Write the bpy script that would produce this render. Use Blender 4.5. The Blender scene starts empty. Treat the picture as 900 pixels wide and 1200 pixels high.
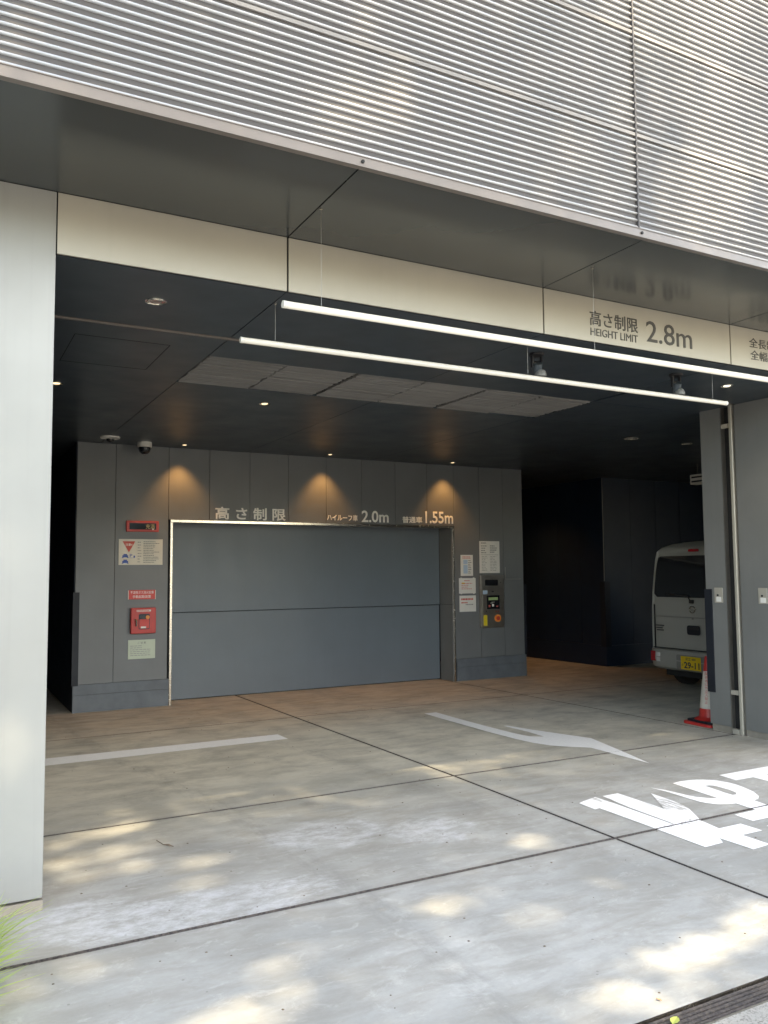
import bpy, bmesh, math, random
import numpy as np
from mathutils import Vector, Matrix
random.seed(7)
R = math.radians
scene = bpy.context.scene
COL = scene.collection

# ---------------------------------------------------------------- camera
cam_d = bpy.data.cameras.new('camera')
cam = bpy.data.objects.new('camera', cam_d)
COL.objects.link(cam)
cam_d.sensor_fit = 'VERTICAL'
cam_d.sensor_height = 24.0
cam_d.sensor_width = 18.0
cam_d.lens = 968.0 / 1200.0 * 24.0
cam_d.clip_start = 0.05
cam_d.clip_end = 1500
yaw, pitch, roll = R(28.364), R(4.151), R(-0.474)
fw = Vector((math.sin(yaw) * math.cos(pitch), math.cos(yaw) * math.cos(pitch), math.sin(pitch)))
rt = Vector((math.cos(yaw), -math.sin(yaw), 0))
up = rt.cross(fw)
r2 = rt * math.cos(roll) + up * math.sin(roll)
u2 = up * math.cos(roll) - rt * math.sin(roll)
cam.matrix_world = Matrix(((r2.x, u2.x, -fw.x, 0), (r2.y, u2.y, -fw.y, 0), (r2.z, u2.z, -fw.z, 1.6), (0, 0, 0, 1)))
scene.camera = cam

# ---------------------------------------------------------------- daylight
SUN_EL, SUN_AZ = R(53), R(166)          # azimuth clockwise from +Y
world = bpy.data.worlds.new('World')
scene.world = world
world.use_nodes = True
nt = world.node_tree
nt.nodes.clear()
sky = nt.nodes.new('ShaderNodeTexSky')
sky.sky_type = 'NISHITA'
sky.sun_disc = False
sky.sun_elevation = SUN_EL
sky.sun_rotation = SUN_AZ
sky.dust_density = 2.0
sky.air_density = 1.0
bg = nt.nodes.new('ShaderNodeBackground')
bg.inputs['Strength'].default_value = 0.15
wo = nt.nodes.new('ShaderNodeOutputWorld')
nt.links.new(sky.outputs[0], bg.inputs[0])
nt.links.new(bg.outputs[0], wo.inputs[0])
sun_d = bpy.data.lights.new('sun', 'SUN')
sun_d.energy = 2.7
sun_d.angle = R(0.53)
sun_d.color = (1.0, 0.88, 0.70)
sun = bpy.data.objects.new('sun', sun_d)
COL.objects.link(sun)
sdir = Vector((math.sin(SUN_AZ) * math.cos(SUN_EL), math.cos(SUN_AZ) * math.cos(SUN_EL), math.sin(SUN_EL)))
sun.rotation_euler = sdir.to_track_quat('Z', 'Y').to_euler()
sun.location = (0, -10, 20)
scene.view_settings.view_transform = 'Standard'
scene.view_settings.look = 'None'
scene.view_settings.gamma = 1.0
scene.view_settings.exposure = 2.76
scene.view_settings.use_white_balance = True
scene.view_settings.white_balance_temperature = 7600
scene.view_settings.white_balance_tint = 6

# ---------------------------------------------------------------- materials
class NT:
    def __init__(self, name):
        self.m = bpy.data.materials.new(name)
        self.m.use_nodes = True
        self.t = self.m.node_tree
        self.t.nodes.clear()
        self.out = self.n('ShaderNodeOutputMaterial')
        self.b = self.n('ShaderNodeBsdfPrincipled')
        self.l(self.b.outputs[0], self.out.inputs[0])
    def n(self, k, **kw):
        x = self.t.nodes.new(k)
        for a, v in kw.items():
            setattr(x, a, v)
        return x
    def l(self, a, b):
        self.t.links.new(a, b)
    def pos(self):
        return self.n('ShaderNodeNewGeometry').outputs['Position']
    def scaled(self, v, s):
        m = self.n('ShaderNodeMapping')
        m.inputs['Scale'].default_value = s if hasattr(s, '__len__') else (s, s, s)
        self.l(v, m.inputs[0])
        return m.outputs[0]
    def noise(self, v, scale, detail=4, rough=0.55, dist=0.0):
        x = self.n('ShaderNodeTexNoise')
        x.inputs['Scale'].default_value = scale
        x.inputs['Detail'].default_value = detail
        x.inputs['Roughness'].default_value = rough
        x.inputs['Distortion'].default_value = dist
        self.l(v, x.inputs['Vector'])
        return x.outputs['Fac']
    def ramp(self, f, lo, hi, a=0.0, b=1.0):
        x = self.n('ShaderNodeMapRange')
        x.inputs['From Min'].default_value = lo
        x.inputs['From Max'].default_value = hi
        x.inputs['To Min'].default_value = a
        x.inputs['To Max'].default_value = b
        self.l(f, x.inputs['Value'])
        return x.outputs['Result']
    def math(self, op, a, b):
        x = self.n('ShaderNodeMath', operation=op)
        for i, v in enumerate((a, b)):
            if hasattr(v, 'is_linked') or hasattr(v, 'links'):
                self.l(v, x.inputs[i])
            else:
                x.inputs[i].default_value = v
        return x.outputs[0]
    def mix(self, f, a, b):
        x = self.n('ShaderNodeMix', data_type='RGBA')
        if hasattr(f, 'links'):
            self.l(f, x.inputs[0])
        else:
            x.inputs[0].default_value = f
        for i, v in ((6, a), (7, b)):
            if hasattr(v, 'links'):
                self.l(v, x.inputs[i])
            else:
                x.inputs[i].default_value = (*v, 1)
        return x.outputs[2]
    def bump(self, f, strength, dist):
        x = self.n('ShaderNodeBump')
        x.inputs['Strength'].default_value = strength
        x.inputs['Distance'].default_value = dist
        self.l(f, x.inputs['Height'])
        self.l(x.outputs[0], self.b.inputs['Normal'])
    def col(self, v):
        if hasattr(v, 'links'):
            self.l(v, self.b.inputs['Base Color'])
        else:
            self.b.inputs['Base Color'].default_value = (*v, 1)
    def set(self, **kw):
        for k, v in kw.items():
            k = k.replace('_', ' ').title() if k != 'ior' else 'IOR'
            if hasattr(v, 'links'):
                self.l(v, self.b.inputs[k])
            else:
                self.b.inputs[k].default_value = v

M = {}
def plain(name, c, rough=0.5, metal=0.0, var=0.10, scale=3.0, bump=0.0, bscale=60, coat=0.0, runs=0.0):
    t = NT(name)
    p = t.pos()
    f = t.noise(p, scale, 5, 0.6)
    d = tuple(x * (1 - var) for x in c)
    e = tuple(min(1, x * (1 + var)) for x in c)
    t.col(t.mix(t.ramp(f, 0.3, 0.7), d, e))
    t.set(roughness=t.ramp(t.noise(p, scale * 2.3, 4), 0.3, 0.7, max(0.02, rough - 0.05), rough + 0.05), metallic=metal)
    if runs:
        st = t.noise(t.scaled(p, (14, 14, 0.35)), 1.0, 6, 0.7)
        cc = t.b.inputs['Base Color'].links[0].from_socket
        cc = t.mix(t.math('MULTIPLY', t.ramp(st, 0.52, 0.74), runs), cc, tuple(x * 0.62 for x in c))
        sp = t.n('ShaderNodeSeparateXYZ'); t.l(p, sp.inputs[0])
        sz = t.math('ADD', sp.outputs[2], t.math('MULTIPLY', t.noise(p, 9, 6, 0.75), -0.5))
        cc = t.mix(t.math('MULTIPLY', t.ramp(sz, -0.25, 0.12, 1.0, 0.0), runs * 0.9), cc, tuple(x * 0.5 for x in c))
        sk = t.noise(t.scaled(p, (2, 2, 9)), 6, 8, 0.8)
        cc = t.mix(t.math('MULTIPLY', t.ramp(sk, 0.68, 0.72), runs * 0.8), cc, tuple(min(1, x * 1.35) for x in c))
        t.col(cc)
    if coat:
        t.set(coat_weight=coat)
    if bump:
        t.bump(t.noise(p, bscale, 3), bump, 0.002)
    M[name] = t.m
    return t.m

def emissive(name, c, s):
    t = NT(name)
    t.col((0.55, 0.54, 0.51))
    t.set(roughness=0.3)
    t.b.inputs['Emission Color'].default_value = (*c, 1)
    t.b.inputs['Emission Strength'].default_value = s
    M[name] = t.m
    return t.m

plain('satin_panel', (0.42, 0.392, 0.335), 0.42, 0.25, 0.05, 1.2, runs=0.08)
plain('soffit_panel', (0.066, 0.074, 0.076), 0.22, 0.25, 0.06, 1.0)
plain('ceiling_panel', (0.053, 0.068, 0.082), 0.34, 0.2, 0.06, 1.3)
plain('wall_panel', (0.158, 0.166, 0.170), 0.45, 0.0, 0.06, 2.0, runs=0.10)
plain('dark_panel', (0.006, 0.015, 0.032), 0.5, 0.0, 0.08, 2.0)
plain('plinth', (0.12, 0.135, 0.15), 0.6, 0.0, 0.16, 5.0, 0.2)
plain('gate_panel', (0.145, 0.172, 0.195), 0.42, 0.0, 0.05, 1.5, runs=0.08)
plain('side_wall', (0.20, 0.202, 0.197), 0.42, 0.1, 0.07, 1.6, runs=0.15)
plain('joint_black', (0.012, 0.012, 0.013), 0.8)
plain('rubber', (0.008, 0.011, 0.018), 0.6)
plain('stainless', (0.62, 0.58, 0.52), 0.24, 1.0, 0.05, 9)
plain('brushed_steel', (0.36, 0.34, 0.31), 0.36, 0.85, 0.08, 12)
plain('cream_rail', (0.46, 0.43, 0.37), 0.35, 0.2, 0.04, 6)
plain('trim_bronze', (0.19, 0.165, 0.15), 0.4, 0.2, 0.06, 5)
plain('seam_pink', (0.25, 0.235, 0.225), 0.45, 0.0, 0.05, 5)
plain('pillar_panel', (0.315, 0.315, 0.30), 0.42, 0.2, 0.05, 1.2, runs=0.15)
plain('plinth_beige', (0.27, 0.24, 0.20), 0.8, 0.0, 0.12, 12, 0.3)
plain('slat_white', (0.455, 0.455, 0.465), 0.38, 0.1, 0.03, 2)
plain('slat_backing', (0.085, 0.078, 0.078), 0.6, 0.1, 0.05, 3)
plain('grille_slat', (0.23, 0.225, 0.22), 0.5, 0.2, 0.12, 1.5)
plain('white_plastic', (0.72, 0.70, 0.65), 0.4)
plain('dark_glass', (0.012, 0.014, 0.018), 0.06, 0.0, 0.0)
plain('black_plastic', (0.02, 0.02, 0.024), 0.35)
plain('letter_cream', (0.93, 0.90, 0.84), 0.5, 0, 0.02)
plain('letter_dark', (0.07, 0.068, 0.065), 0.6, 0, 0.02)
plain('paper_cream', (0.72, 0.69, 0.60), 0.6, 0, 0.03, 8)
plain('paper_white', (0.74, 0.73, 0.69), 0.6, 0, 0.03, 8)
plain('paper_green', (0.52, 0.57, 0.45), 0.6, 0, 0.03, 8)
plain('sign_red', (0.62, 0.05, 0.04), 0.45, 0, 0.04)
plain('signal_red', (0.50, 0.035, 0.03), 0.4, 0, 0.1, 6)
plain('ink', (0.06, 0.06, 0.07), 0.7, 0, 0)
plain('ink_grey', (0.30, 0.30, 0.29), 0.7, 0, 0)
plain('ink_blue', (0.06, 0.12, 0.42), 0.7, 0, 0)
plain('ink_pale_blue', (0.42, 0.56, 0.70), 0.7, 0, 0)
plain('ink_red', (0.60, 0.12, 0.10), 0.7, 0, 0)
plain('ink_white', (0.82, 0.80, 0.76), 0.6, 0, 0)
plain('yellow', (0.78, 0.62, 0.04), 0.5, 0, 0.03)
plain('plate_yellow', (0.74, 0.50, 0.02), 0.45, 0, 0.04, 20)
plain('orange', (0.85, 0.30, 0.06), 0.4, 0, 0.03)
plain('gold_reflection', (0.60, 0.45, 0.20), 0.5, 0, 0.1)
plain('display_green', (0.35, 0.48, 0.22), 0.4, 0, 0.05)
plain('van_paint', (0.33, 0.325, 0.30), 0.38, 0.0, 0.01, 1, coat=0.1)
plain('lamp_red', (0.35, 0.01, 0.015), 0.12, 0, 0.05)
plain('lamp_clear', (0.75, 0.75, 0.75), 0.12, 0.3, 0.02)
plain('tyre', (0.018, 0.018, 0.019), 0.8)
plain('rim', (0.35, 0.35, 0.36), 0.35, 0.8)
plain('cone_white', (0.62, 0.57, 0.50), 0.5, 0, 0.08, 14)
plain('lamp_reflector', (0.75, 0.74, 0.70), 0.18, 0.9, 0.04)
plain('bark', (0.13, 0.10, 0.075), 0.9, 0, 0.3, 6, 0.6, 20)
plain('facade_far', (0.50, 0.46, 0.40), 0.7, 0, 0.06, 0.4)
plain('soil', (0.09, 0.07, 0.05), 0.95, 0, 0.4, 14, 0.8)
emissive('tube_glow', (1.0, 0.95, 0.84), 0.055)  # white bars that are no lamps, given a weak emission
emissive('tube_glow_warm', (1.0, 0.90, 0.72), 0.030)
emissive('lamp_warm', (1.0, 0.78, 0.5), 0.3)
emissive('lamp_neutral', (1.0, 0.95, 0.85), 0.3)

# leaf material (slightly translucent)
def leafmat(name, c, tr):
    t = NT(name)
    f = t.noise(t.pos(), 2.5, 3)
    t.col(t.mix(f, tuple(x * 0.65 for x in c), tuple(min(1, x * 1.35) for x in c)))
    t.set(roughness=0.5)
    tl = t.n('ShaderNodeBsdfTranslucent')
    tl.inputs[0].default_value = (c[0] * 1.5, c[1] * 1.6, c[2], 1)
    mx = t.n('ShaderNodeMixShader')
    mx.inputs[0].default_value = tr
    t.l(t.b.outputs[0], mx.inputs[1]); t.l(tl.outputs[0], mx.inputs[2])
    t.l(mx.outputs[0], t.out.inputs[0])
    M[name] = t.m
leafmat('leaf_tree', (0.07, 0.11, 0.03), 0.25)
leafmat('leaf_grass', (0.36, 0.46, 0.12), 0.35)
leafmat('leaf_yellow', (0.55, 0.60, 0.15), 0.2)
plain('leaf_brown', (0.45, 0.25, 0.12), 0.7)

# worn concrete: inner floor brightened against shade, lamp warmth painted near the gate
def concrete():
    t = NT('concrete')
    p = t.pos()
    big = t.noise(t.scaled(p, (0.55, 1.0, 1)), 1.1, 6, 0.62, 0.6)
    mid = t.noise(t.scaled(p, (0.6, 1.6, 1)), 4.5, 6, 0.65, 0.4)
    fine = t.noise(p, 38, 5, 0.7)
    c = t.mix(t.ramp(big, 0.32, 0.68), (0.29, 0.293, 0.28), (0.42, 0.422, 0.405))
    c = t.mix(t.math('MULTIPLY', t.ramp(mid, 0.42, 0.66), 0.7), c, (0.26, 0.248, 0.22))
    c = t.mix(t.math('MULTIPLY', t.ramp(fine, 0.35, 0.75), 0.22), c, (0.22, 0.21, 0.19))
    sep = t.n('ShaderNodeSeparateXYZ'); t.l(p, sep.inputs[0])
    # covered part of the drive painted paler and warmer, offsetting its shade
    wob = t.math('ADD', sep.outputs[1], t.math('MULTIPLY', big, 1.6))
    shade_lift = t.ramp(wob, 5.6, 7.2)
    c = t.mix(t.math('MULTIPLY', shade_lift, 0.72), c, (0.66, 0.61, 0.50))
    glow_tint = t.ramp(wob, 8.6, 10.4)  # brown tint painted in for the downlight glow before the gate
    c = t.mix(t.math('MULTIPLY', t.math('MULTIPLY', glow_tint, 0.6), t.ramp(mid, 0.3, 0.65, 0.35, 1.0)), c, (0.36, 0.28, 0.19))
    # blotches left by water and tyres, a different grain to the trowel marks
    bl = t.noise(t.scaled(p, (0.7, 1.2, 1)), 2.6, 10, 0.74, 0.25)
    c = t.mix(t.math('MULTIPLY', t.ramp(bl, 0.44, 0.66), t.ramp(shade_lift, 0.0, 1.0, 0.30, 0.60)), c, (0.20, 0.195, 0.17))
    bl2 = t.noise(t.scaled(p, (1.0, 1.6, 1)), 6.3, 9, 0.8, 0.6)
    c = t.mix(t.math('MULTIPLY', t.ramp(bl2, 0.54, 0.64), 0.24), c, (0.60, 0.60, 0.58))
    # scratches
    for ang, thr in ((0.5, 0.70), (-0.35, 0.715)):
        mp = t.n('ShaderNodeMapping'); mp.inputs['Rotation'].default_value = (0, 0, ang); mp.inputs['Scale'].default_value = (0.7, 16, 1)
        t.l(p, mp.inputs[0])
        sn = t.noise(mp.outputs[0], 2.4, 5, 0.7)
        c = t.mix(t.math('MULTIPLY', t.ramp(sn, thr - 0.03, thr + 0.02), 0.30), c, (0.62, 0.61, 0.58))
    # tyre marks curving in from the street, and a few oil drips
    for tx, k0 in ((1.55, 0.30), (3.02, 0.22), (5.0, 0.20)):
        dxx = t.math('SUBTRACT', sep.outputs[0], t.math('ADD', t.math('MULTIPLY', t.math('SINE', t.math('MULTIPLY', sep.outputs[1], 0.45), 0.0), 0.35), tx))
        band = t.ramp(t.math('ABSOLUTE', dxx, 0.0), 0.05, 0.11, 1.0, 0.0)
        br = t.ramp(t.noise(t.scaled(p, (3, 1, 1)), 3.2, 7, 0.75), 0.42, 0.62)
        c = t.mix(t.math('MULTIPLY', t.math('MULTIPLY', band, br), k0), c, (0.13, 0.13, 0.125))
    vd = t.n('ShaderNodeTexVoronoi'); vd.inputs['Scale'].default_value = 1.15; vd.inputs['Randomness'].default_value = 1.0
    t.l(t.scaled(p, (1, 1, 0)), vd.inputs['Vector'])
    drip = t.math('MULTIPLY', t.ramp(t.math('ADD', vd.outputs['Distance'], t.math('MULTIPLY', mid, 0.12)), 0.08, 0.16, 1.0, 0.0), t.ramp(bl, 0.44, 0.52))
    c = t.mix(t.math('MULTIPLY', drip, 0.45), c, (0.13, 0.12, 0.105))
    # hairline cracks, only here and there
    vc = t.n('ShaderNodeTexVoronoi'); vc.feature = 'DISTANCE_TO_EDGE'; vc.inputs['Scale'].default_value = 0.42
    wp = t.n('ShaderNodeVectorMath', operation='ADD'); t.l(p, wp.inputs[0])
    nc = t.n('ShaderNodeTexNoise'); nc.inputs['Scale'].default_value = 2.2; nc.inputs['Detail'].default_value = 6; t.l(p, nc.inputs['Vector'])
    t.l(nc.outputs['Color'], wp.inputs[1]); t.l(wp.outputs[0], vc.inputs['Vector'])
    cr = t.math('MULTIPLY', t.ramp(vc.outputs['Distance'], 0.0015, 0.004, 1.0, 0.0), t.ramp(big, 0.50, 0.56))
    
    # grime along the joints
    for jy in (3.815, 5.57):
        dj = t.math('ABSOLUTE', t.math('SUBTRACT', sep.outputs[1], jy), 0.0)
        c = t.mix(t.math('MULTIPLY', t.ramp(t.math('ADD', dj, t.math('MULTIPLY', mid, 0.06)), 0.035, 0.075, 1.0, 0.0), 0.45), c, (0.17, 0.16, 0.14))
    dj = t.math('ABSOLUTE', t.math('SUBTRACT', sep.outputs[0], 3.61), 0.0)
    c = t.mix(t.math('MULTIPLY', t.ramp(t.math('ADD', dj, t.math('MULTIPLY', mid, 0.06)), 0.035, 0.07, 1.0, 0.0), 0.4), c, (0.17, 0.16, 0.14))
    # brown scuffs
    sc = t.ramp(t.noise(t.scaled(p, (1.2, 4.5, 1)), 3.0, 7, 0.72, 1.2), 0.60, 0.74)
    c = t.mix(t.math('MULTIPLY', sc, 0.35), c, (0.26, 0.22, 0.16))
    # lime bloom: two pale blooms along the joint
    def bloom(cx, cy, rx, ry, cut):
        m = t.n('ShaderNodeMapping')
        m.inputs['Location'].default_value = (-cx / rx, -cy / ry, 0)
        m.inputs['Scale'].default_value = (1 / rx, 1 / ry, 0)
        t.l(p, m.inputs[0])
        ln = t.n('ShaderNodeVectorMath', operation='LENGTH'); t.l(m.outputs[0], ln.inputs[0])
        n = t.noise(t.scaled(p, (1.0, 2.2, 1)), 4.0, 9, 0.75, 0.4)
        v = t.math('SUBTRACT', t.math('ADD', n, 0.45), ln.outputs['Value'])
        return t.ramp(v, cut, cut + 0.22)
    b = t.math('MAXIMUM', bloom(1.15, 4.02, 0.85, 0.30, 0.05), bloom(2.15, 4.75, 0.6, 0.40, 0.2))
    b = t.math('MAXIMUM', b, bloom(0.62, 4.15, 0.4, 0.35, 0.16))
    b = t.math('MAXIMUM', b, bloom(2.75, 4.5, 0.5, 0.4, 0.25))
    c = t.mix(t.math('MULTIPLY', t.math('MULTIPLY', b, 0.55), t.ramp(t.noise(t.scaled(p, (1, 1.6, 1)), 7, 10, 0.82, 0.2), 0.44, 0.60, 0.10, 1.0)), c, (0.62, 0.635, 0.67))
    # faint tyre tracks running in
    wv = t.n('ShaderNodeTexWave'); wv.wave_type = 'BANDS'; wv.bands_direction = 'X'
    wv.inputs['Scale'].default_value = 0.35; wv.inputs['Distortion'].default_value = 1.5
    wv.inputs['Detail'].default_value = 3
    t.l(p, wv.inputs['Vector'])
    c = t.mix(t.math('MULTIPLY', t.ramp(wv.outputs['Fac'], 0.72, 1.0), 0.16), c, (0.2, 0.195, 0.18))
    # speckle
    vo = t.n('ShaderNodeTexVoronoi'); vo.inputs['Scale'].default_value = 7
    t.l(p, vo.inputs['Vector'])
    c = t.mix(t.ramp(vo.outputs['Distance'], 0.03, 0.05, 0.5, 0.0), c, (0.12, 0.11, 0.10))
    t.col(c)
    t.set(roughness=t.ramp(mid, 0.3, 0.7, 0.62, 0.8))
    t.bump(t.math('ADD', fine, t.math('MULTIPLY', mid, 0.5)), 0.25, 0.003)
    M['concrete'] = t.m
concrete()
def paving():
    t = NT('street_paving')
    p = t.pos()
    n = t.noise(p, 90, 5, 0.8)
    m = t.noise(p, 2.2, 5)
    c = t.mix(t.ramp(m, 0.3, 0.7), (0.26, 0.255, 0.235), (0.36, 0.35, 0.32))
    c = t.mix(t.ramp(n, 0.5, 0.62), c, (0.14, 0.13, 0.12))
    t.col(c); t.set(roughness=0.85); t.bump(n, 0.6, 0.004)
    M['street_paving'] = t.m
    t = NT('asphalt')
    p = t.pos()
    n = t.noise(p, 70, 4, 0.8)
    t.col(t.mix(n, (0.04, 0.04, 0.042), (0.09, 0.09, 0.09)))
    t.set(roughness=0.9); t.bump(n, 0.6, 0.004)
    M['asphalt'] = t.m
    t = NT('road_paint')
    p = t.pos()
    w = t.noise(t.scaled(p, (9, 1.4, 1)), 5.5, 8, 0.8, 0.4)
    w2 = t.noise(p, 30, 5, 0.75)
    c = t.mix(t.ramp(w2, 0.3, 0.7), (0.78, 0.78, 0.78), (0.88, 0.88, 0.88))
    c = t.mix(t.math('MULTIPLY', t.ramp(w, 0.60, 0.72), 0.45), c, (0.42, 0.42, 0.41))
    c = t.mix(t.ramp(w2, 0.69, 0.74), c, (0.40, 0.39, 0.37))
    for (cx, cy, rx_, ry_, k0) in ((4.42, 4.17, 0.13, 0.20, 0.46), (4.13, 4.48, 0.07, 0.10, 0.50), (4.45, 3.815, 0.6, 0.05, 0.50)):
        m = t.n('ShaderNodeMapping'); m.inputs['Location'].default_value = (-cx / rx_, -cy / ry_, 0); m.inputs['Scale'].default_value = (1 / rx_, 1 / ry_, 0)
        t.l(p, m.inputs[0])
        ln = t.n('ShaderNodeVectorMath', operation='LENGTH'); t.l(m.outputs[0], ln.inputs[0])
        st = t.noise(t.scaled(p, (26, 3, 1)) if ry_ > 0.06 else t.scaled(p, (9, 9, 1)), 2.2, 5, 0.7)
        f = t.math('MULTIPLY', t.ramp(ln.outputs['Value'], 0.7, 1.0, 1.0, 0.0), t.ramp(st, k0, k0 + 0.05))
        c = t.mix(t.math('MULTIPLY', f, 0.85), c, (0.34, 0.33, 0.31))
    t.col(c); t.set(roughness=0.6); t.bump(w2, 0.2, 0.002)
    M['road_paint'] = t.m
    t = NT('joint_filler')
    p = t.pos()
    n = t.noise(p, 60, 4, 0.8)
    t.col(t.mix(t.ramp(n, 0.35, 0.7), (0.028, 0.024, 0.026), (0.13, 0.11, 0.095)))
    t.set(roughness=0.9); t.bump(n, 0.8, 0.004)
    M['joint_filler'] = t.m
paving()

# ---------------------------------------------------------------- helpers
def link(name, me, parent=None, loc=(0, 0, 0)):
    o = bpy.data.objects.new(name, me)
    COL.objects.link(o)
    o.location = loc
    if parent is not None:
        o.parent = parent
    return o
def tag(o, label=None, cat=None, group=None, kind=None):
    if label: o['label'] = label
    if cat: o['category'] = cat
    if group: o['group'] = group
    if kind: o['kind'] = kind
    return o
def thing(name, label, cat, loc=(0, 0, 0), rz=0.0, group=None):
    o = link(name, None, None, loc)
    o.empty_display_size = 0.1
    o.rotation_euler.z = rz
    return tag(o, label, cat, group)
def mesh(name, verts, faces, mat, parent=None, loc=(0, 0, 0), smooth=False):
    me = bpy.data.meshes.new(name)
    me.from_pydata([tuple(v) for v in verts], [], faces)
    me.update()
    if mat: me.materials.append(M[mat])
    if smooth:
        for p in me.polygons: p.use_smooth = True
    return link(name, me, parent, loc)
BF = [(0, 3, 2, 1), (4, 5, 6, 7), (0, 1, 5, 4), (1, 2, 6, 5), (2, 3, 7, 6), (3, 0, 4, 7)]
def boxverts(a, b):
    x0, y0, z0 = a; x1, y1, z1 = b
    return [(x0, y0, z0), (x1, y0, z0), (x1, y1, z0), (x0, y1, z0), (x0, y0, z1), (x1, y0, z1), (x1, y1, z1), (x0, y1, z1)]
def boxes(name, lst, mat, parent=None, bevel=0.0, seg=2):
    V, F = [], []
    for a, b in lst:
        k = len(V)
        a2 = [min(p, q) for p, q in zip(a, b)]; b2 = [max(p, q) for p, q in zip(a, b)]
        V += boxverts(a2, b2)
        F += [tuple(i + k for i in f) for f in BF]
    o = mesh(name, V, F, mat, parent)
    if bevel:
        bm = bmesh.new(); bm.from_mesh(o.data)
        bmesh.ops.bevel(bm, geom=bm.edges[:], offset=bevel, segments=seg, affect='EDGES', profile=0.5)
        bm.to_mesh(o.data); bm.free()
    return o
def box(name, a, b, mat, parent=None, bevel=0.0, seg=2):
    return boxes(name, [(a, b)], mat, parent, bevel, seg)
def lathe(name, prof, mat, parent=None, loc=(0, 0, 0), n=32, axis='Z', smooth=True, closed=True):
    V, F = [], []
    for r, z in prof:
        for i in range(n):
            a = 2 * math.pi * i / n
            V.append((r * math.cos(a), r * math.sin(a), z))
    for j in range(len(prof) - 1):
        for i in range(n):
            k = (i + 1) % n
            F.append((j * n + i, j * n + k, (j + 1) * n + k, (j + 1) * n + i))
    if closed:
        F.append(tuple(range(n))[::-1]); F.append(tuple(range((len(prof) - 1) * n, len(prof) * n)))
    if axis == 'X':
        V = [(z, x, y) for x, y, z in V]
    elif axis == 'Y':
        V = [(y, z, x) for x, y, z in V]
    o = mesh(name, V, F, mat, parent, loc)
    if smooth:
        o.data.set_sharp_from_angle(angle=R(35)) if False else None
        for p in o.data.polygons: p.use_smooth = len(p.vertices) == 4
        try: o.data.set_sharp_from_angle(angle=R(35))
        except Exception: pass
    return o
def tube(name, pts, r, mat, parent=None, n=8):
    V, F = [], []
    pts = [Vector(p) for p in pts]
    for j, p in enumerate(pts):
        d = (pts[min(j + 1, len(pts) - 1)] - pts[max(j - 1, 0)]).normalized()
        a = d.cross(Vector((0, 0, 1)) if abs(d.z) < 0.9 else Vector((1, 0, 0))).normalized()
        b = d.cross(a)
        rr = r[j] if hasattr(r, '__len__') else r
        for i in range(n):
            t = 2 * math.pi * i / n
            V.append(p + a * (math.cos(t) * rr) + b * (math.sin(t) * rr))
    for j in range(len(pts) - 1):
        for i in range(n):
            k = (i + 1) % n
            F.append((j * n + i, (j + 1) * n + i, (j + 1) * n + k, j * n + k))
    F.append(tuple(range(n))); F.append(tuple(range((len(pts) - 1) * n, len(pts) * n))[::-1])
    return mesh(name, V, F, mat, parent, smooth=False)
def prism(name, outline, y0, y1, mat, parent=None, bevel=0.0, map=None):
    """outline in (a,b); extruded from y0 to y1; map turns (a,b,t) into xyz"""
    if map is None: map = lambda a, b, t: (a, t, b)
    n = len(outline)
    V = [map(a, b, y0) for a, b in outline] + [map(a, b, y1) for a, b in outline]
    F = [tuple(range(n)), tuple(range(n, 2 * n))[::-1]]
    F += [(i, i + n, (i + 1) % n + n, (i + 1) % n) for i in range(n)]
    o = mesh(name, V, F, mat, parent)
    bm = bmesh.new(); bm.from_mesh(o.data)
    bmesh.ops.recalc_face_normals(bm, faces=bm.faces)
    if bevel:
        bmesh.ops.bevel(bm, geom=bm.edges[:], offset=bevel, segments=2, affect='EDGES')
    bm.to_mesh(o.data); bm.free()
    return o
def rrect(x0, y0, x1, y1, r, n=4):
    P = []
    for cx, cy, a0 in ((x1 - r, y1 - r, 0), (x0 + r, y1 - r, 90), (x0 + r, y0 + r, 180), (x1 - r, y0 + r, 270)):
        for i in range(n + 1):
            a = R(a0 + 90 * i / n)
            P.append((cx + r * math.cos(a), cy + r * math.sin(a)))
    return P
def lettering(text, width, height, mat, name='lettering', parent=None, thick=0.002, spacing=1.0, bold=0.0, loc=(0, 0, 0), rot=(90, 0, 0), vertical=False):
    """raised lettering fitted to width x height; origin at its lower left corner"""
    cu = bpy.data.curves.new(name, 'FONT')
    cu.body = text
    cu.size = 1.0
    cu.space_character = spacing
    cu.space_line = 1.0
    cu.extrude = 0.02
    cu.bevel_depth = bold
    cu.bevel_resolution = 0
    cu.resolution_u = 3
    tmp = bpy.data.objects.new('tmp', cu)
    COL.objects.link(tmp)
    dg = bpy.context.evaluated_depsgraph_get()
    dg.update()
    me = bpy.data.meshes.new_from_object(tmp.evaluated_get(dg), depsgraph=dg)
    bpy.data.objects.remove(tmp)
    bpy.data.curves.remove(cu)
    co = np.array([v.co[:] for v in me.vertices])
    if len(co) == 0:
        return None
    mn, mx = co.min(0), co.max(0)
    s = np.array([width / max(1e-6, mx[0] - mn[0]), height / max(1e-6, mx[1] - mn[1])])
    bm = bmesh.new(); bm.from_mesh(me)
    for v in bm.verts:
        v.co.x = (v.co.x - mn[0]) * s[0]
        v.co.y = (v.co.y - mn[1]) * s[1]
        v.co.z = (v.co.z - mn[2]) / (mx[2] - mn[2]) * thick
    bm.to_mesh(me); bm.free()
    me.name = name
    me.materials.clear(); me.materials.append(M[mat])
    o = link(name, me, parent, loc)
    o.rotation_euler = [R(a) for a in rot]
    return o

# ================================================================ SETTING
GZ = lambda y: 0.0 if y < 5.57 else -0.0102 * (y - 5.57)
CEIL, SOF, FAS = 3.22, 3.54, 4.36

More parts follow.
